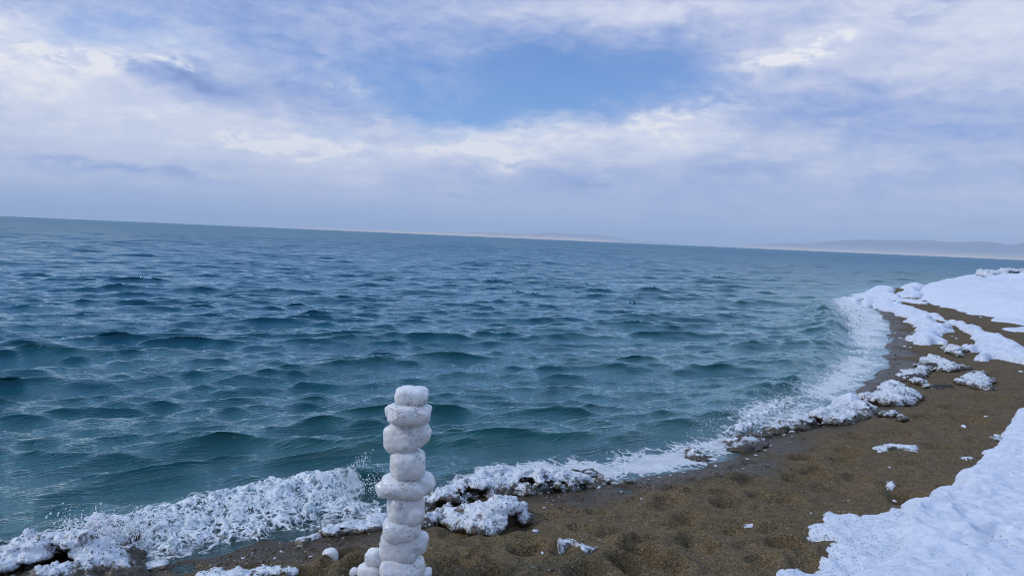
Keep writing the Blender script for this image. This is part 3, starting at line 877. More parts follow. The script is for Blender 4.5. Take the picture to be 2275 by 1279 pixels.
def drift(name, label, cat, px, H, edge, res, seed, mat=None, bumps=0.35, bscale=3.0, dirt=0.0, dirt_edge=0.0, flat_z=None, group=None, hfun=None, frac=0.5, wob=0.5, comp=True, parent=None, inset=(0, 0), ripple=0.0):
    """smooth snow or ice lying on the beach: rounded edge, uneven top"""
    poly = smooth_poly(poly_world(px, flat_z, 0.7 * H if comp else 0.0), 2)
    lo, hi = poly.min(0) - 4 * res, poly.max(0) + 4 * res
    nx, ny = int((hi[0] - lo[0]) / res) + 2, int((hi[1] - lo[1]) / res) + 2
    gx, gy = np.meshgrid(lo[0] + np.arange(nx) * res, lo[1] + np.arange(ny) * res, indexing='ij')
    P = np.stack([gx.ravel(), gy.ravel()], 1)
    sd = sdist(P, poly)
    if any(inset):
        sd = np.minimum(sd, sdist(P, poly + np.array(inset)))
    sd = sd + wob * edge * fbm(P[:, 0] / edge * .45, P[:, 1] / edge * .45, oct=4, seed=seed)
    g = ground(P)
    t = np.clip(sd / edge, 0, 1)
    prof = np.where(sd > 0, np.power(np.maximum(1 - (1 - t) ** 2, 0), frac), 0)
    lump = 1 + bumps * fbm(P[:, 0] * bscale, P[:, 1] * bscale, oct=4, seed=seed + 3)
    hh = H * lump if hfun is None else H * lump * hfun(P, sd)
    z = g + np.where(sd > 0, prof * hh, np.maximum(-0.05, sd * 1.2 - 0.004))
    ca, sa = math.cos(.75), math.sin(.75); ur, vr = P[:, 0] * ca + P[:, 1] * sa, -P[:, 0] * sa + P[:, 1] * ca
    z += (sd > 0) * sstep(sd, 0, edge * 2) * ripple * fbm(ur * 1.6, vr * 6.5, oct=4, gain=.6, seed=seed + 15, ridged=True)
    z += (sd > 0) * prof * 0.25 * min(H, .12) * fbm(P[:, 0] * bscale * 5, P[:, 1] * bscale * 5, oct=3, seed=seed + 9) * bumps
    F = grid_faces(nx, ny); keep = (sd[F] > -1.6 * res).any(1)
    d = dirt + dirt_edge * (1 - sstep(sd, 0, edge * 1.2)) * (0.6 + 0.8 * fbm(P[:, 0] * 6, P[:, 1] * 6, oct=3, seed=seed + 5))
    F = F[keep]
    if parent is not None:                       # a part stays in one piece: keep the largest patch
        lab = np.arange(len(P))
        while True:
            m_ = lab[F].min(1); new = lab.copy(); np.minimum.at(new, F.ravel(), np.repeat(m_, 4)); new = new[new]
            if (new == lab).all():
                break
            lab = new
        fl = lab[F[:, 0]]; u_, c_ = np.unique(fl, return_counts=True); F = F[fl == u_[c_.argmax()]]
    V, F, A = compact(np.column_stack([P, z]), F, {'dirt': np.clip(d, 0, 1)})
    # grid_faces over an 'ij' grid winds downwards: flip
    F = F[:, ::-1]
    base = np.array([V[:, 0].mean(), V[:, 1].mean(), float(g[sd > 0].mean()) if (sd > 0).any() else 0.0])
    o = mesh_np(name, V, F, mat or M_snow, A, base=base)
    if parent is not None:
        o.parent = parent; o.location = Vector(base) - parent.location
        return o
    return tag(o, label, cat, group)


# ------------------------------------------------------------------ snow on the right
def slope_up(P, sd):
    return 0.55 + 0.45 * sstep(sd, 0.0, 1.6) + 1.7 * sstep(sd, 0.5, 3.2)


drift('snow_bank', 'thick rounded white snow bank covering the beach at the lower right corner', 'snow bank',
      [(2290, 885), (2262, 896), (2247, 925), (2233, 946), (2225, 968), (2190, 985), (2167, 1025), (2140, 1036), (2100, 1060), (2065, 1078), (2033, 1086), (2008, 1108), (2002, 1135),
       (1975, 1160), (1952, 1172), (1958, 1190), (2005, 1195), (1985, 1218), (1925, 1232), (1892, 1252), (1868, 1280), (1850, 1330), (1840, 1420), (2600, 1500), (3000, 1200), (2700, 900)],
      0.11, 0.12, 0.0125, 101, bumps=0.38, bscale=2.2, hfun=slope_up, wob=0.24, ripple=.008, dirt_edge=.14)
drift('ice_sheet', 'thin ragged sheet of sandy ice fringing the foot of the big snow bank', 'ice sheet',
      [(2015, 1118), (1975, 1138), (1920, 1144), (1880, 1144), (1836, 1134), (1822, 1150), (1846, 1162), (1800, 1166), (1783, 1190), (1830, 1196), (1860, 1206), (1835, 1225), (1806, 1243),
       (1818, 1256), (1790, 1276), (1732, 1260), (1712, 1290), (1760, 1340), (2050, 1340), (2150, 1180)],
      0.022, 0.045, 0.011, 103, bumps=0.6, bscale=7, dirt=0.14, dirt_edge=0.42, wob=0.9)


def cape_up(P, sd):
    return 0.16 + 1.12 * (1 - np.exp(-np.maximum(sd, 0) / 4.8))


cape_px = [(2043, 657), (2062, 671), (2120, 690), (2200, 705), (2275, 713), (2420, 730), (2700, 760)]
cape_back = np.array([(60, 24), (75, 58), (50, 58), on_z(2140, 621, .1)[:2], on_z(2098, 632, .1)[:2], on_z(2052, 642, .1)[:2]])
_cape = np.vstack([poly_world(cape_px), cape_back])


drift(px=_cape, flat_z='world', name='snow_slope', label='broad clean snow slope on the point at the far right end of the beach', cat='snow slope',
            H=1.0, edge=0.5, res=0.17, seed=110, bumps=0.26, bscale=.8, hfun=cape_up, wob=0.5, ripple=.05)


def block_far(px0, px1, y0, y1):
    """ground outline (world) of something standing between two bearings and two distances"""
    a0, a1 = (px0 - PW / 2) / FPX, (px1 - PW / 2) / FPX
    return np.array([(a0 * y0, y0), (a1 * y0, y0 - .4), (a1 * y1, y1), ((a0 + a1) / 2 * y1, y1 + .5), (a0 * y1, y1 - .6)])


crust('ice_hummock', 'lumpy grey-white ice hummock with dirty patches rising behind the far snow slope', 'ice hummock',
      block_far(2140, 2330, 31.5, 34.5), 0.98, 0.26, 0.06, 120, n=150, edge=0.55, flat_z='world', dirt=0.05)
crust('ice_hummock', 'topmost ice hummock with a dark band, breaking the skyline at the right edge', 'ice hummock',
      block_far(2216, 2420, 39, 42), 1.62, 0.28, 0.07, 121, n=150, edge=0.55, flat_z='world', dirt=0.12)

# ------------------------------------------------------------------ ice ridges along the far half of the beach
drift('ice_ridge', 'long smooth white ice ridge running from the point to the right edge, the uppermost one', 'ice ridge',
      [(1928, 672), (1940, 660), (1962, 660), (1990, 668), (2030, 681), (2080, 696), (2118, 710), (2158, 719), (2196, 735), (2240, 752), (2300, 772), (2330, 800), (2290, 812), (2248, 806), (2222, 803),
       (2206, 792), (2190, 803), (2168, 800), (2166, 790), (2198, 780), (2150, 784), (2128, 776), (2138, 764), (2178, 767), (2160, 745), (2128, 726), (2090, 712), (2062, 706), (2040, 712), (2005, 708), (1985, 695), (1950, 688)],
      0.12, 0.24, 0.026, 130, bumps=0.55, bscale=2.4, dirt=0.03, dirt_edge=0.35, wob=0.4)
drift('ice_ridge', 'white ice spur with a knobbly broad foot hanging from the long ridge', 'ice ridge',
      [(2008, 706), (2040, 700), (2072, 706), (2096, 720), (2112, 734), (2090, 742), (2100, 756), (2112, 766), (2075, 764), (2052, 768), (2026, 758), (2030, 744), (2042, 732), (2032, 720), (2010, 715)],
      0.115, 0.22, 0.026, 131, bumps=0.7, bscale=2.2, dirt=0.05, dirt_edge=0.30, wob=0.6)
FAR = [([(1880, 664), (1890, 655), (1910, 656), (1922, 664), (1906, 672), (1888, 671)], .14, 'small ice floe lying in the foam just off the tip of the point'),
       ([(1912, 672), (1916, 662), (1936, 660), (1944, 672), (1934, 682), (1916, 682)], .18, 'white ice lump at the tip of the beach beside the foam'),
       ([(1928, 652), (1940, 640), (1965, 636), (1988, 644), (1978, 653), (1950, 656)], .16, 'grey knobbly ice lump at the water line of the point'),
       ([(1890, 657), (1930, 648), (1975, 652), (2010, 660), (1990, 667), (1950, 662), (1915, 664)], .16, 'flat white ice strip between the lumps on the point'),
       ([(1985, 650), (2030, 645), (2060, 652), (2050, 662), (2010, 662)], .14, 'low snowy ice strip joining the point to the snow slope'),
       ([(2003, 643), (2012, 633), (2034, 630), (2055, 636), (2050, 645), (2020, 647)], .18, 'rounded white ice boulder at the water edge before the snow slope'),
       ([(1950, 660), (1985, 657), (2040, 664), (2070, 676), (2040, 675), (1990, 668)], .12, 'narrow ice tongue bordering the brown sand strip on the point')]
for i, (pg, h, lab) in enumerate(FAR):
    drift('ice_lump', lab, 'ice lump', pg, h * .75, 0.30, 0.045, 140 + i, bumps=0.7, bscale=1.5, dirt=0.04, dirt_edge=0.25, wob=0.5)
drift('snow_patch', 'flat snow tongue reaching left over the brown sand at the right edge', 'snow patch',
      [(2188, 706), (2230, 704), (2300, 712), (2300, 728), (2270, 722), (2225, 716)], 0.05, 0.3, 0.05, 150, dirt=.05, dirt_edge=.2)
drift('snow_patch', 'lower flat snow streak on the sand below the snow slope, at the right edge', 'snow patch',
      [(2222, 730), (2260, 727), (2310, 730), (2310, 742), (2262, 738)], 0.04, 0.3, 0.05, 151, dirt=.06, dirt_edge=.25)

# mid-distance knobbly ridges
crust('ice_crust', 'small knobbly ice lump left of the big ice ridge, on open sand', 'ice crust',
      [(2096, 776), (2108, 768), (2128, 768), (2140, 780), (2132, 794), (2108, 792)], 0.14, 0.06, 0.018, 160, n=60)
crust('ice_crust', 'zigzag white ice crust across the sand, above the stranded ice tail', 'ice crust',
      [(2040, 814), (2050, 792), (2076, 788), (2104, 797), (2146, 810), (2125, 822), (2088, 826), (2070, 818), (2062, 832), (2040, 842), (2058, 852), (2085, 852), (2112, 850), (2118, 860), (2085, 863), (2050, 858),
       (2020, 846), (1992, 846), (1998, 834), (2010, 822)], 0.15, 0.056, 0.017, 161, edge=.14, n=380)
crust('ice_crust', 'flat-topped ice crust with hollow dark underside at the edge of the wet sand', 'ice crust',
      [(1918, 884), (1945, 873), (1958, 858), (1985, 842), (2012, 850), (2030, 868), (2052, 882), (2030, 896), (1992, 902), (1960, 898), (1940, 893)], 0.15, 0.054, 0.017, 162, edge=.14, shelf=.22, n=300)
crust('ice_crust', 'curled white ice tail with an upright tip alone on the sand', 'ice crust',
      [(2118, 852), (2138, 840), (2164, 834), (2174, 822), (2186, 824), (2186, 840), (2206, 858), (2212, 868), (2180, 866), (2150, 858)], 0.14, 0.052, 0.016, 163, edge=.12, n=140)

# the long crust by the bore
drift('ice_slab', 'smooth pale ice slab topping the crust where the wave breaks', 'ice slab',
      [(1848, 898), (1862, 886), (1888, 882), (1916, 888), (1924, 900), (1900, 914), (1868, 910)], 0.16, 0.14, 0.014, 170, bumps=.3, bscale=4, dirt_edge=.12)
crust('ice_crust', 'knobbly ice crust with a thin tail over the sand, below the smooth ice slab', 'ice crust',
      [(1786, 930), (1830, 918), (1862, 912), (1900, 896), (1930, 896), (1960, 908), (2006, 919), (1990, 925), (1950, 918), (1925, 928), (1890, 938), (1850, 940), (1815, 948), (1796, 944)],
      0.15, 0.042, 0.0125, 171, edge=.10, shelf=.14, dirt=.06, n=280, holes=-.05)
crust('ice_crust', 'dark hollow-fronted ice crust joining the breaking bore and the knobbly ridge', 'ice crust',
      [(1640, 978), (1680, 960), (1735, 942), (1790, 928), (1808, 945), (1770, 957), (1720, 965), (1690, 972), (1650, 988)], 0.16, 0.040, 0.0125, 172, edge=.09, shelf=.28, dirt=.10, n=230)
crust('ice_crust', 'grey ice lump with dirty hollows at the water edge below the bore', 'ice crust',
      [(1610, 985), (1640, 968), (1680, 975), (1698, 988), (1686, 1002), (1650, 1006), (1624, 1000)], 0.10, 0.038, 0.012, 173, edge=.10, dirt=.16, n=130)
crust('ice_crust', 'small sandy ice stump standing alone in the swash', 'ice crust',
      [(1518, 1020), (1524, 1002), (1548, 1000), (1572, 1014), (1574, 1026), (1540, 1026)], 0.085, 0.034, 0.011, 174, edge=.07, dirt=.26, n=80)

# nearest crusts beside the stacked blocks
crust('ice_crust', 'long white knobbly ice shelf overhanging a dark hollow, right of the stacked blocks', 'ice crust',
      [(930, 1108), (975, 1088), (1035, 1066), (1100, 1054), (1180, 1052), (1260, 1050), (1320, 1044), (1348, 1052), (1382, 1066), (1440, 1068), (1380, 1076), (1320, 1082), (1270, 1090), (1215, 1098),
       (1150, 1098), (1100, 1106), (1040, 1116), (985, 1126), (935, 1128)], 0.15, 0.029, 0.0085, 180, edge=.075, shelf=.24, n=640)
crust('ice_crust', 'plump white knobbly ice cluster on the sand in front of the ice shelf', 'ice crust',
      [(926, 1152), (960, 1134), (1000, 1126), (1050, 1130), (1100, 1128), (1140, 1122), (1166, 1134), (1178, 1154), (1166, 1174), (1120, 1184), (1060, 1182), (1020, 1172), (985, 1162), (940, 1168)],
      0.125, 0.031, 0.0085, 181, edge=.065, shelf=.08, n=360)
crust('ice_crust', 'low sandy ice crust left of the stacked blocks, along the wet edge', 'ice crust',
      [(700, 1180), (760, 1164), (850, 1146), (880, 1156), (850, 1172), (790, 1184), (730, 1194)], 0.045, 0.020, 0.008, 182, edge=.06, dirt=.20, n=160)
crust('ice_crust', 'big knobbly ice mass with dark hollows at the lower left corner, splashed by the wave', 'ice crust',
      [(-120, 1250), (-20, 1225), (70, 1215), (140, 1190), (220, 1180), (300, 1186), (326, 1205), (322, 1232), (300, 1246), (330, 1262), (300, 1290), (200, 1320), (-120, 1340)],
      0.15, 0.037, 0.0095, 183, edge=.09, shelf=.14, dirt=.22, n=430, holes=.12)
crust('ice_crust', 'thin white ice strip on the sand at the bottom edge', 'ice crust',
      [(442, 1274), (470, 1262), (505, 1264), (540, 1274), (600, 1264), (640, 1258), (664, 1266), (640, 1275), (560, 1284), (500, 1290), (455, 1288)], 0.04, 0.022, 0.008, 184, edge=.05, n=170)
crust('ice_crust', 'small dirty ice scab on the gravel beside the foam, near the lower left ice mass', 'ice crust',
      [(318, 1258), (340, 1248), (368, 1254), (360, 1266), (330, 1268)], 0.03, 0.018, 0.007, 185, edge=.04, n=40)

# ------------------------------------------------------------------ thin snow remnants on the open sand
for i, (pg, lab) in enumerate([
        ([(1942, 1000), (1960, 986), (1995, 984), (2030, 988), (2062, 996), (2040, 996), (2015, 1002), (1985, 998), (1960, 1004)], 'thin lacy snow remnant in the middle of the sand'),
        ([(1962, 1074), (1980, 1068), (2004, 1070), (1990, 1076), (1972, 1080)], 'tiny snow remnant on the sand near the big snow bank'),
        ([(1238, 1208), (1252, 1194), (1266, 1200), (1290, 1212), (1320, 1218), (1300, 1228), (1268, 1220), (1245, 1216)], 'dirty snow remnant on the trampled sand at the bottom centre'),
        ([(1648, 1168), (1662, 1150), (1672, 1152), (1666, 1170), (1656, 1176)], 'short row of icy scraps on bare sand'),
        ([(2200, 975), (2225, 962), (2240, 966), (2222, 984)], 'small icy scrap beside the bank edge'),
        ([(2135, 1020), (2160, 1010), (2168, 1016), (2150, 1028)], 'icy fringe scrap on the sand touching the bank'),
        ([(640, 1212), (672, 1190), (716, 1186), (708, 1198), (672, 1210)], 'thin slush film on the sand left of the stacked blocks')]):
    drift('snow_remnant', lab, 'snow remnant', pg, 0.018, 0.05, 0.011, 190 + i, mat=M_crust, bumps=0.8, bscale=9, dirt=.36, dirt_edge=.35, wob=1.3)

# ------------------------------------------------------------------ stacked ice blocks
base_pt = on_ground(895, 1286); YC = float(base_pt[1])


def super_ell(tpl, c, rx, ry, rz, ex, tilt=0.0, yaw=0.0):
    V, F = tpl; s_ = (np.abs(V) ** ex).sum(1) ** (-1 / ex); Q = V * s_[:, None] * np.array([rx, ry, rz])
    ct, st = math.cos(tilt), math.sin(tilt); cy_, sy_ = math.cos(yaw), math.sin(yaw)
    Q = Q @ np.array([[cy_, sy_, 0], [-sy_, cy_, 0], [0, 0, 1]])
    Q = Q @ np.array([[ct, 0, st], [0, 1, 0], [-st, 0, ct]])
    return Q + c, F


def ice_block(name, label, cat, lobes, seed, dirt=(), group=None, y=None, cuts=9, voxel=0.0055, depth=0.85, dy=0.0, push=0.0035):
    """lobes: (px, py, rx_px, ry_px, exponent, tilt_deg) read in the plane the blocks stand in; each gets a real depth"""
    r = np.random.default_rng(seed); yy = YC if y is None else y; Vs, Fs, n = [], [], 0
    sc = float(np.linalg.norm(on_y(lobes[0][0] + 1, lobes[0][1], yy) - on_y(lobes[0][0], lobes[0][1], yy)))
    for px, py, rx, ry, ex, tl in lobes:
        c = on_y(px, py, yy) + np.array([0, dy + r.uniform(-.01, .01), 0])
        V, F = super_ell(ICO[4], c, rx * sc * 1.04, rx * sc * depth * r.uniform(.85, 1.05), ry * sc * 1.05, ex * 1.15, math.radians(tl) - ROLL * 0, r.uniform(-.3, .3))
        Vs.append(V); Fs.append(F + n); n += len(V)
    V, F, N = remesh(np.concatenate(Vs), np.concatenate(Fs), voxel, 2)
    c0 = V.mean(0); Q = V - c0; ext = np.abs(Q).max(0)
    for _ in range(cuts):
        nrm = r.normal(size=3); nrm /= np.linalg.norm(nrm); p = Q @ nrm; lim = p.max() * r.uniform(.88, .97)
        Q -= nrm * (np.maximum(p - lim, 0) * 0.95)[:, None]
    V = Q + c0
    V += N * (push * 2.0 * fbm(V[:, 0] * 13, V[:, 1] * 13, V[:, 2] * 13, oct=4, seed=seed % 23, ridged=True) * .6 + push * 0.5 * fbm(V[:, 0] * 55, V[:, 1] * 55, V[:, 2] * 55, oct=2, seed=seed % 17))[:, None]
    d = np.zeros(len(V))
    for px, py, rad in dirt:
        q = on_y(px, py, yy); k = ((V[:, 0] - q[0]) ** 2 + (V[:, 2] - q[2]) ** 2) / (rad * .75 * sc) ** 2
        d = np.maximum(d, np.exp(-k))
    base = np.array([c0[0], c0[1], V[:, 2].min()])
    o = mesh_np(name, V, F, M_ice, {'dirt': d}, base=base)
    return tag(o, label, cat, group)


G = 'ice blocks stacked into a cairn'
ice_block('ice_block', 'small squarish ice block with flat glossy top, crowning the stack', 'ice block', [(914, 880, 33, 18, 3.6, -2), (898, 884, 18, 13, 3, 0)], 201, [(944, 890, 14), (915, 897, 12)], G)
ice_block('ice_block', 'wide shallow ice slab just below the crowning block', 'ice block', [(908, 918, 44, 20, 3.4, -2), (874, 913, 17, 15, 2.8, 6), (946, 907, 12, 9, 2.4, -20)], 202, [(885, 905, 22), (928, 903, 16)], G)
ice_block('ice_block', 'bulky heart-shaped ice block with a green-black sand patch, third from the top', 'ice block', [(890, 974, 35, 31, 2.7, 0), (928, 960, 27, 27, 2.6, 30), (916, 946, 30, 9, 2.6, 0)], 203, [(915, 950, 20), (922, 965, 16), (905, 986, 9)], G)
ice_block('ice_block', 'clean rounded ice block above the wide tilted slab', 'ice block', [(906, 1030, 36, 31, 3.0, 0), (914, 1012, 26, 14, 2.6, -6)], 204, [(934, 1006, 14), (910, 1058, 10)], G)
ice_block('ice_block', 'widest, tilted ice slab sticking out on both sides of the stack', 'ice block', [(902, 1080, 52, 20, 2.7, -7), (860, 1087, 25, 15, 2.5, -6), (938, 1070, 28, 21, 2.7, -14)], 205, [(895, 1062, 26), (925, 1062, 18)], G)
ice_block('ice_block', 'clean barrel-shaped ice block under the wide tilted slab', 'ice block', [(901, 1131, 37, 32, 3.3, 0), (912, 1142, 27, 22, 2.8, 0)], 206, [(896, 1112, 10)], G)
ice_block('ice_block', 'speckled ice block with a small green stain, third from the bottom', 'ice block', [(893, 1174, 39, 24, 2.9, 0), (878, 1162, 22, 16, 2.7, 10)], 207, [(873, 1158, 10), (920, 1165, 18), (925, 1180, 10)], G)
ice_block('ice_block', 'large ice block with a round bulge on its right side, second from the bottom', 'ice block', [(888, 1214, 40, 33, 3.3, 0), (931, 1204, 20, 23, 2.4, 0)], 208, [(925, 1210, 10), (924, 1235, 14)], G)
ice_block('ice_block', 'bottom ice block carrying the whole stack, cut by the lower edge', 'ice block', [(892, 1262, 44, 29, 3.0, 0), (915, 1250, 28, 20, 2.6, -14)], 209, [(926, 1240, 12)], G)
ice_block('ice_chunk', 'round ice chunk leaning against the left of the stack', 'ice chunk', [(832, 1238, 19, 18, 2.3, 0)], 210, cuts=4)
ice_block('ice_chunk', 'larger ice chunk at the lower left foot of the stack', 'ice chunk', [(822, 1270, 25, 17, 2.5, 0), (838, 1264, 14, 12, 2.3, 0)], 211, cuts=4)
ice_block('ice_chunk', 'tiny ice chunk on the sand left of the foot of the stack', 'ice chunk', [(788, 1271, 9, 8, 2.2, -25)], 212, cuts=4, voxel=.004)
ice_block('ice_chunk', 'flat ice chip poking out at the right foot of the stack', 'ice chunk', [(938, 1276, 20, 7, 2.4, 24)], 213, cuts=4, voxel=.004)
lp = on_ground(734, 1242)
ice_block('ice_chunk', 'egg-shaped ice chunk lying alone on the sand left of the stack', 'ice chunk', [(735, 1232, 15, 14, 2.5, 20)], 214, [(735, 1232, 14)], y=float(lp[1]), cuts=5, voxel=.004)

# ------------------------------------------------------------------ loose ice chips on the gravel
chips_px = [(1190, 1180, 12), (1425, 1108, 5), (1700, 1000, 6), (1712, 990, 5), (1680, 1012, 7), (1660, 1020, 6), (1520, 1050, 6), (1490, 1055, 5), (1590, 1035, 6), (1440, 1065, 6), (1465, 1060, 5),
            (2140, 948, 8), (1976, 1038, 5), (1987, 1113, 7), (1802, 1140, 5), (1776, 1195, 6), (2190, 925, 5), (1720, 962, 8), (1760, 960, 10), (1742, 966, 6), (2060, 855, 8), (2030, 740, 6), (1990, 740, 5),
            (1975, 750, 4), (2010, 770, 5), (2000, 752, 7), (2022, 772, 5), (2115, 748, 5), (2125, 752, 4), (2180, 706, 5), (1205, 1228, 6), (585, 1255, 6), (540, 1240, 6), (610, 1240, 5), (690, 1236, 6), (625, 1225, 5),
            (1210, 1128, 6), (1380, 1092, 5), (560, 1228, 4), (2268, 826, 6)]
LANDMARKS = [(735, 1232, 'the lone egg-shaped ice chunk'), (560, 1240, 'the foot of the breaking wave'), (1130, 1185, 'the plump ice cluster'), (1430, 1085, 'the end of the long ice shelf'),
             (1530, 1040, 'the sandy ice stump'), (1690, 1005, 'the grey ice lump in the swash'), (1740, 960, 'the hollow-fronted dark crust'), (2165, 940, 'the edge of the big snow bank'),
             (1980, 1075, 'the tiny snow remnant'), (1795, 1160, 'the thin ragged ice sheet'), (2080, 850, 'the curled ice tail'), (2005, 755, 'the ice spur'), (2268, 826, 'the foot of the long ridge'),
             (2180, 706, 'the flat snow tongue'), (1215, 1215, 'the dirty snow remnant'), (2120, 750, 'the small lump under the long ridge')]


def chip_labels(pts):
    near = [min(range(len(LANDMARKS)), key=lambda j: (LANDMARKS[j][0] - x) ** 2 + 3 * (LANDMARKS[j][1] - y) ** 2) for x, y, _ in pts]
    words = ['first', 'second', 'third', 'fourth', 'fifth', 'sixth', 'seventh', 'eighth', 'ninth']; out = [None] * len(pts)
    for j in set(near):
        ids = sorted([i for i in range(len(pts)) if near[i] == j], key=lambda i: pts[i][0])
        for k, i in enumerate(ids):
            lm = LANDMARKS[j][2]
            if len(ids) == 1:
                out[i] = 'only loose white ice chip on the gravel by ' + lm
            elif k == len(ids) - 1:
                out[i] = 'rightmost loose ice chip on the gravel by ' + lm
            else:
                out[i] = words[k] + ' loose ice chip from the left by ' + lm
    return out


chip_meshes = []
for i in range(5):
    V, F = ICO[2]; r = np.random.default_rng(300 + i)
    Q = V * np.array([1.25, .8, .38]) * (1 + .45 * fbm(V[:, 0] * 1.3 + i * 5, V[:, 1] * 1.3, V[:, 2] * 1.3, oct=3, seed=i))[:, None]
    chip_meshes.append((Q, F))
chip_protos = []
chip_lab = chip_labels(chips_px)
cg = grounds([(a, b) for a, b, _ in chips_px])
for i, ((px, py, w), p) in enumerate(zip(chips_px, cg)):
    k = i % 5; R_ = float(np.linalg.norm(p - CAM)) / FPX * w * .62
    if i < 5:
        o = mesh_np('ice_chip', chip_meshes[k][0], chip_meshes[k][1], M_crust, {'dirt': np.full(len(chip_meshes[k][0]), .24)})
        chip_protos.append(o)
    else:
        o = chip_protos[k].copy(); COL.objects.link(o)
    o.scale = (R_, R_, R_); o.rotation_euler = (random.uniform(-.3, .3), random.uniform(-.3, .3), random.uniform(0, 6.28))
    o.location = (p[0], p[1], p[2] + R_ * .2)
    tag(o, chip_lab[i], 'ice chip', 'loose ice chips on the gravel')


# ------------------------------------------------------------------ pebbles along the wet edge
def pebbles():
    r = np.random.default_rng(77); px = []
    line = [(380, 1262), (470, 1240), (580, 1215), (700, 1190), (1180, 1105), (1400, 1072), (1520, 1056), (1620, 1030), (1690, 1005), (1880, 905), (1940, 865), (1975, 820), (1990, 770), (1995, 720), (1960, 695)]
    L = np.array(line, float)
    for i in range(2600):
        k = r.integers(0, len(L) - 1); t = r.random(); q = L[k] * (1 - t) + L[k + 1] * t
        sc = max((q[1] - 560) / 700, .15)
        px.append((q[0] + r.normal(0, 26) * sc + abs(r.normal(0, 22)) * sc, q[1] + abs(r.normal(0, 26)) * sc))
    for i in range(900):
        px.append((r.uniform(380, 1900), r.uniform(1080, 1300)))
    P = grounds(px); sd = shore_sd(P[:, :2]); P = P[sd > .02]
    mats = []
    for p in P:
        s_ = 0.0032 * math.exp(r.normal(0, .45)) * (1 + .05 * p[1]); s_ = min(s_, .012)
        a = r.uniform(0, 6.28); c, q = math.cos(a), math.sin(a)
        M = np.array([[c, -q, 0], [q, c, 0], [0, 0, 1]]) @ np.diag([s_ * r.uniform(1, 1.6), s_, s_ * r.uniform(.5, .8)])
        mats.append((M, np.array([p[0], p[1], p[2] + s_ * .2])))
    V, F = merge_shapes(ICO[1], mats)
    m, t, out = mat_new('beach pebbles')
    oi = t.noise(t.new('ShaderNodeNewGeometry').outputs['Position'], 35, 1, .5)
    rnd = t.new('ShaderNodeNewGeometry').outputs['Random Per Island']
    ramp = t.new('ShaderNodeValToRGB'); t.l.new(rnd, ramp.inputs[0]); e = ramp.color_ramp.elements
    e[0].color = (.03, .022, .014, 1); e[1].color = (.34, .31, .27, 1)
    x = e.new(.45); x.color = (.10, .075, .045, 1); x = e.new(.8); x.color = (.19, .15, .10, 1)
    b = principled(t, Base_Color=ramp.outputs[0], Roughness=.6); t.l.new(b.outputs[0], out.inputs[0])
    o = mesh_np('pebbles', V, F, m); tag(o, 'small brown and pale pebbles washed along the wet edge of the beach', 'pebbles', kind='stuff')


pebbles()


# ------------------------------------------------------------------ white water
def water_z(P):
    c1, v1, _ = crest(P, break_line, BREAK_A, 0.13, 0.38); c2, v2, _ = crest(P, bore_line, BORE_A, 0.22, 0.55)
    return c1 + c2


def white_water(label, px, H, edge, res, seed, sharp=1.0, solid=1.0, fscale=1.0):
    poly = smooth_poly(poly_world(px, 0.0), 2); lo, hi = poly.min(0) - .05, poly.max(0) + .05
    nx, ny = int((hi[0] - lo[0]) / res) + 2, int((hi[1] - lo[1]) / res) + 2
    gx, gy = np.meshgrid(lo[0] + np.arange(nx) * res, lo[1] + np.arange(ny) * res, indexing='ij')
    P = np.stack([gx.ravel(), gy.ravel()], 1); sd = sdist(P, poly) + edge * .5 * fbm(P[:, 0] * 7, P[:, 1] * 7, oct=4, seed=seed)
    prof = sstep(sd, 0, edge)
    wx = P[:, 0] + .06 * fbm(P[:, 0] * 6, P[:, 1] * 6, oct=3, seed=seed + 21); wy = P[:, 1] + .06 * fbm(P[:, 0] * 6, P[:, 1] * 6, oct=3, seed=seed + 22)
    bil, a_, f_ = 0, .55, 3.2 * fscale
    for q in range(5):
        bil = bil + a_ * np.abs(perlin(wx * f_ + q * 7, wy * f_ - q * 3, seed=seed + 1 + q)) * 1.6; a_ *= .56; f_ *= 2.1
    lump = .25 + bil
    spike = 0
    z = np.maximum(water_z(P), ground(P) * (ground(P) > 0)) + prof * H * np.maximum(lump + spike * sharp, .05) + 0.004
    # the sheet breaks up sideways so it is not a plain height field
    dx = .25 * H * fbm(P[:, 0] * 9, P[:, 1] * 9, oct=3, seed=seed + 11) * prof; dy = .25 * H * fbm(P[:, 0] * 9, P[:, 1] * 9, oct=3, seed=seed + 12) * prof
    F = grid_faces(nx, ny)[:, ::-1]; keep = (sd[F] > 0).any(1)
    V, F, A = compact(np.column_stack([P[:, 0] + dx, P[:, 1] + dy, z]), F[keep], {'solid': np.clip(solid * sstep(sd, 0.0, edge * 1.1) * (.36 + .48 * lump), 0, 1.2)})
    o = mesh_np('foam', V, F, M_foam, A); return tag(o, label, 'foam', kind='stuff')


white_water('white foam of the small wave breaking at the lower left', [(-80, 1245), (100, 1205), (180, 1180), (300, 1158), (420, 1128), (540, 1105), (640, 1092), (720, 1084), (772, 1078), (792, 1098), (822, 1122),
            (872, 1140), (840, 1152), (720, 1172), (600, 1195), (500, 1218), (420, 1240), (350, 1258), (300, 1240), (200, 1215), (60, 1245), (-80, 1275)], 0.050, 0.16, 0.0070, 401, fscale=1.7)
white_water('white foam of the low bore rushing along the ice crust', [(1648, 985), (1560, 1000), (1600, 955), (1690, 900), (1745, 884), (1785, 892), (1780, 915), (1720, 945)], 0.07, 0.25, 0.013, 405, fscale=1.0)
white_water('white foam of the wave breaking off the point', [(1842, 668), (1880, 668), (1915, 690), (1958, 714), (1940, 735), (1898, 742), (1870, 735), (1862, 705)], 0.10, 0.8, 0.035, 409, fscale=.4)


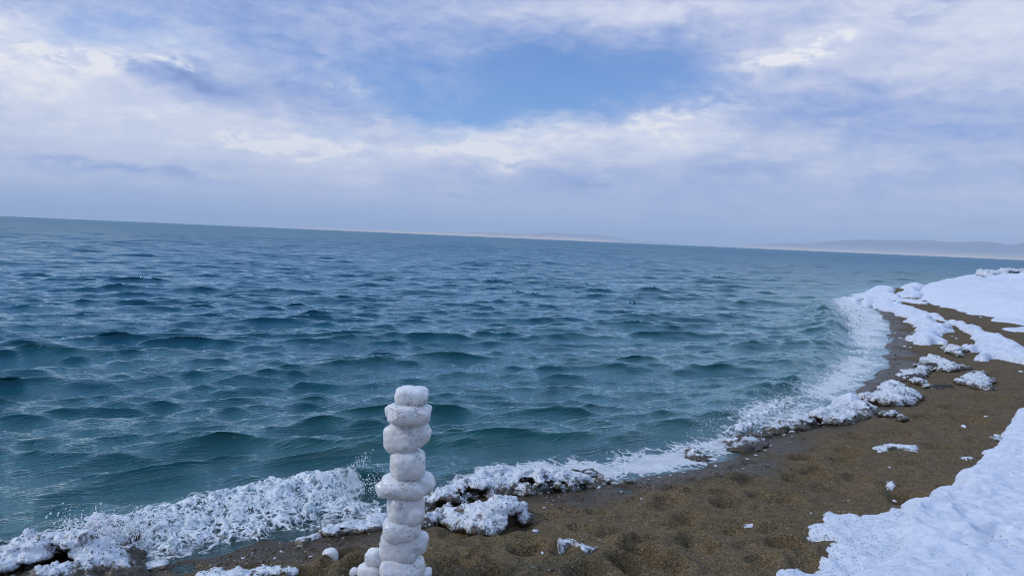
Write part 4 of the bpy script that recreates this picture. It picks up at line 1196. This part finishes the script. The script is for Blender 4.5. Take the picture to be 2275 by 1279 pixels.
def spray():
    r = np.random.default_rng(91); mats = []

    def drop(p, s_, v, st):
        v = v / (np.linalg.norm(v) + 1e-9); a = np.cross(v, [0.3, 1, .2]); a /= np.linalg.norm(a); b = np.cross(v, a)
        mats.append((np.stack([a * s_, b * s_, v * s_ * st], 1), p))
    # curling sheet at the head of the breaking wave
    for i in range(3600):
        t = r.random() ** .7; px = 690 + 115 * t + r.normal(0, 5); basey = 1100 - 22 * t
        h = (r.random() ** 1.6) * (18 + 62 * t ** 2.2)
        q = on_z(px, basey, 0.03); sc = np.linalg.norm(q - CAM) / FPX
        p = q + np.array([r.normal(0, .012) + .12 * (h * sc) , r.normal(0, .03), h * sc])
        drop(p, .0012 * math.exp(r.normal(0, .5)), np.array([r.normal(.4, .4), r.normal(-.3, .3), r.normal(.8, .5)]), r.uniform(1, 3.5))
    # splash against the ice at the left
    for i in range(900):
        c = r.choice(6); cx = (150, 175, 205, 235, 262, 290)[c]; u = r.random() ** 1.5
        q = on_z(cx + r.normal(0, 13), 1192 + r.normal(0, 5), 0.06); sc = np.linalg.norm(q - CAM) / FPX
        h = u * r.uniform(10, 62); ax = (cx - 220) * .004
        p = q + np.array([h * sc * (ax + r.normal(0, .25)), r.normal(0, .03), h * sc])
        drop(p, .0019 * math.exp(r.normal(0, .55)), np.array([ax, r.normal(0, .2), 1]), r.uniform(1, 4) if u < .6 else r.uniform(1, 1.7))
    for (px, py) in [(120, 1160), (130, 1140), (150, 1150), (155, 1132), (183, 1150), (184, 1142), (217, 1150), (228, 1145), (234, 1158), (145, 1165), (122, 1165), (176, 1160), (170, 1158)]:
        drop(on_y(px + r.normal(0, 2), py + r.normal(0, 2), on_z(px, 1192, .06)[1]), .0045 * r.uniform(.7, 1.2), np.array([.2, 0, 1.]), 1.4)
    # ragged crest between them and over the bore
    for i in range(3200):
        k = r.random() * (len(BREAK_PX) - 5) + 1; a = BREAK_PX[int(k)]; b = BREAK_PX[int(k) + 1]; f = k % 1
        q = on_z(a[0] * (1 - f) + b[0] * f, a[1] * (1 - f) + b[1] * f + r.normal(10, 12), .05); h = abs(r.normal(0, .035))
        p = q + np.array([0, 0, .04 + h]); drop(p, .0015 * math.exp(r.normal(0, .5)), np.array([r.normal(), r.normal(), 1.2]), r.uniform(1, 3))
    for i in range(900):
        k = r.random() * (len(BORE_PX) - 2); a = BORE_PX[int(k)]; b = BORE_PX[int(k) + 1]; f = k % 1
        q = on_z(a[0] * (1 - f) + b[0] * f + 8, a[1] * (1 - f) + b[1] * f + r.normal(8, 6), .05); h = abs(r.normal(0, .045))
        p = q + np.array([r.normal(0, .05), r.normal(0, .05), .05 + h]); drop(p, .0018 * math.exp(r.normal(0, .5)), np.array([r.normal(), r.normal(), 1.2]), r.uniform(1, 2))
    V, F = merge_shapes(ICO[1], mats)
    o = mesh_np('spray', V, F, M_drop); tag(o, 'white spray drops thrown up by the breaking waves', 'spray', kind='stuff')


spray()
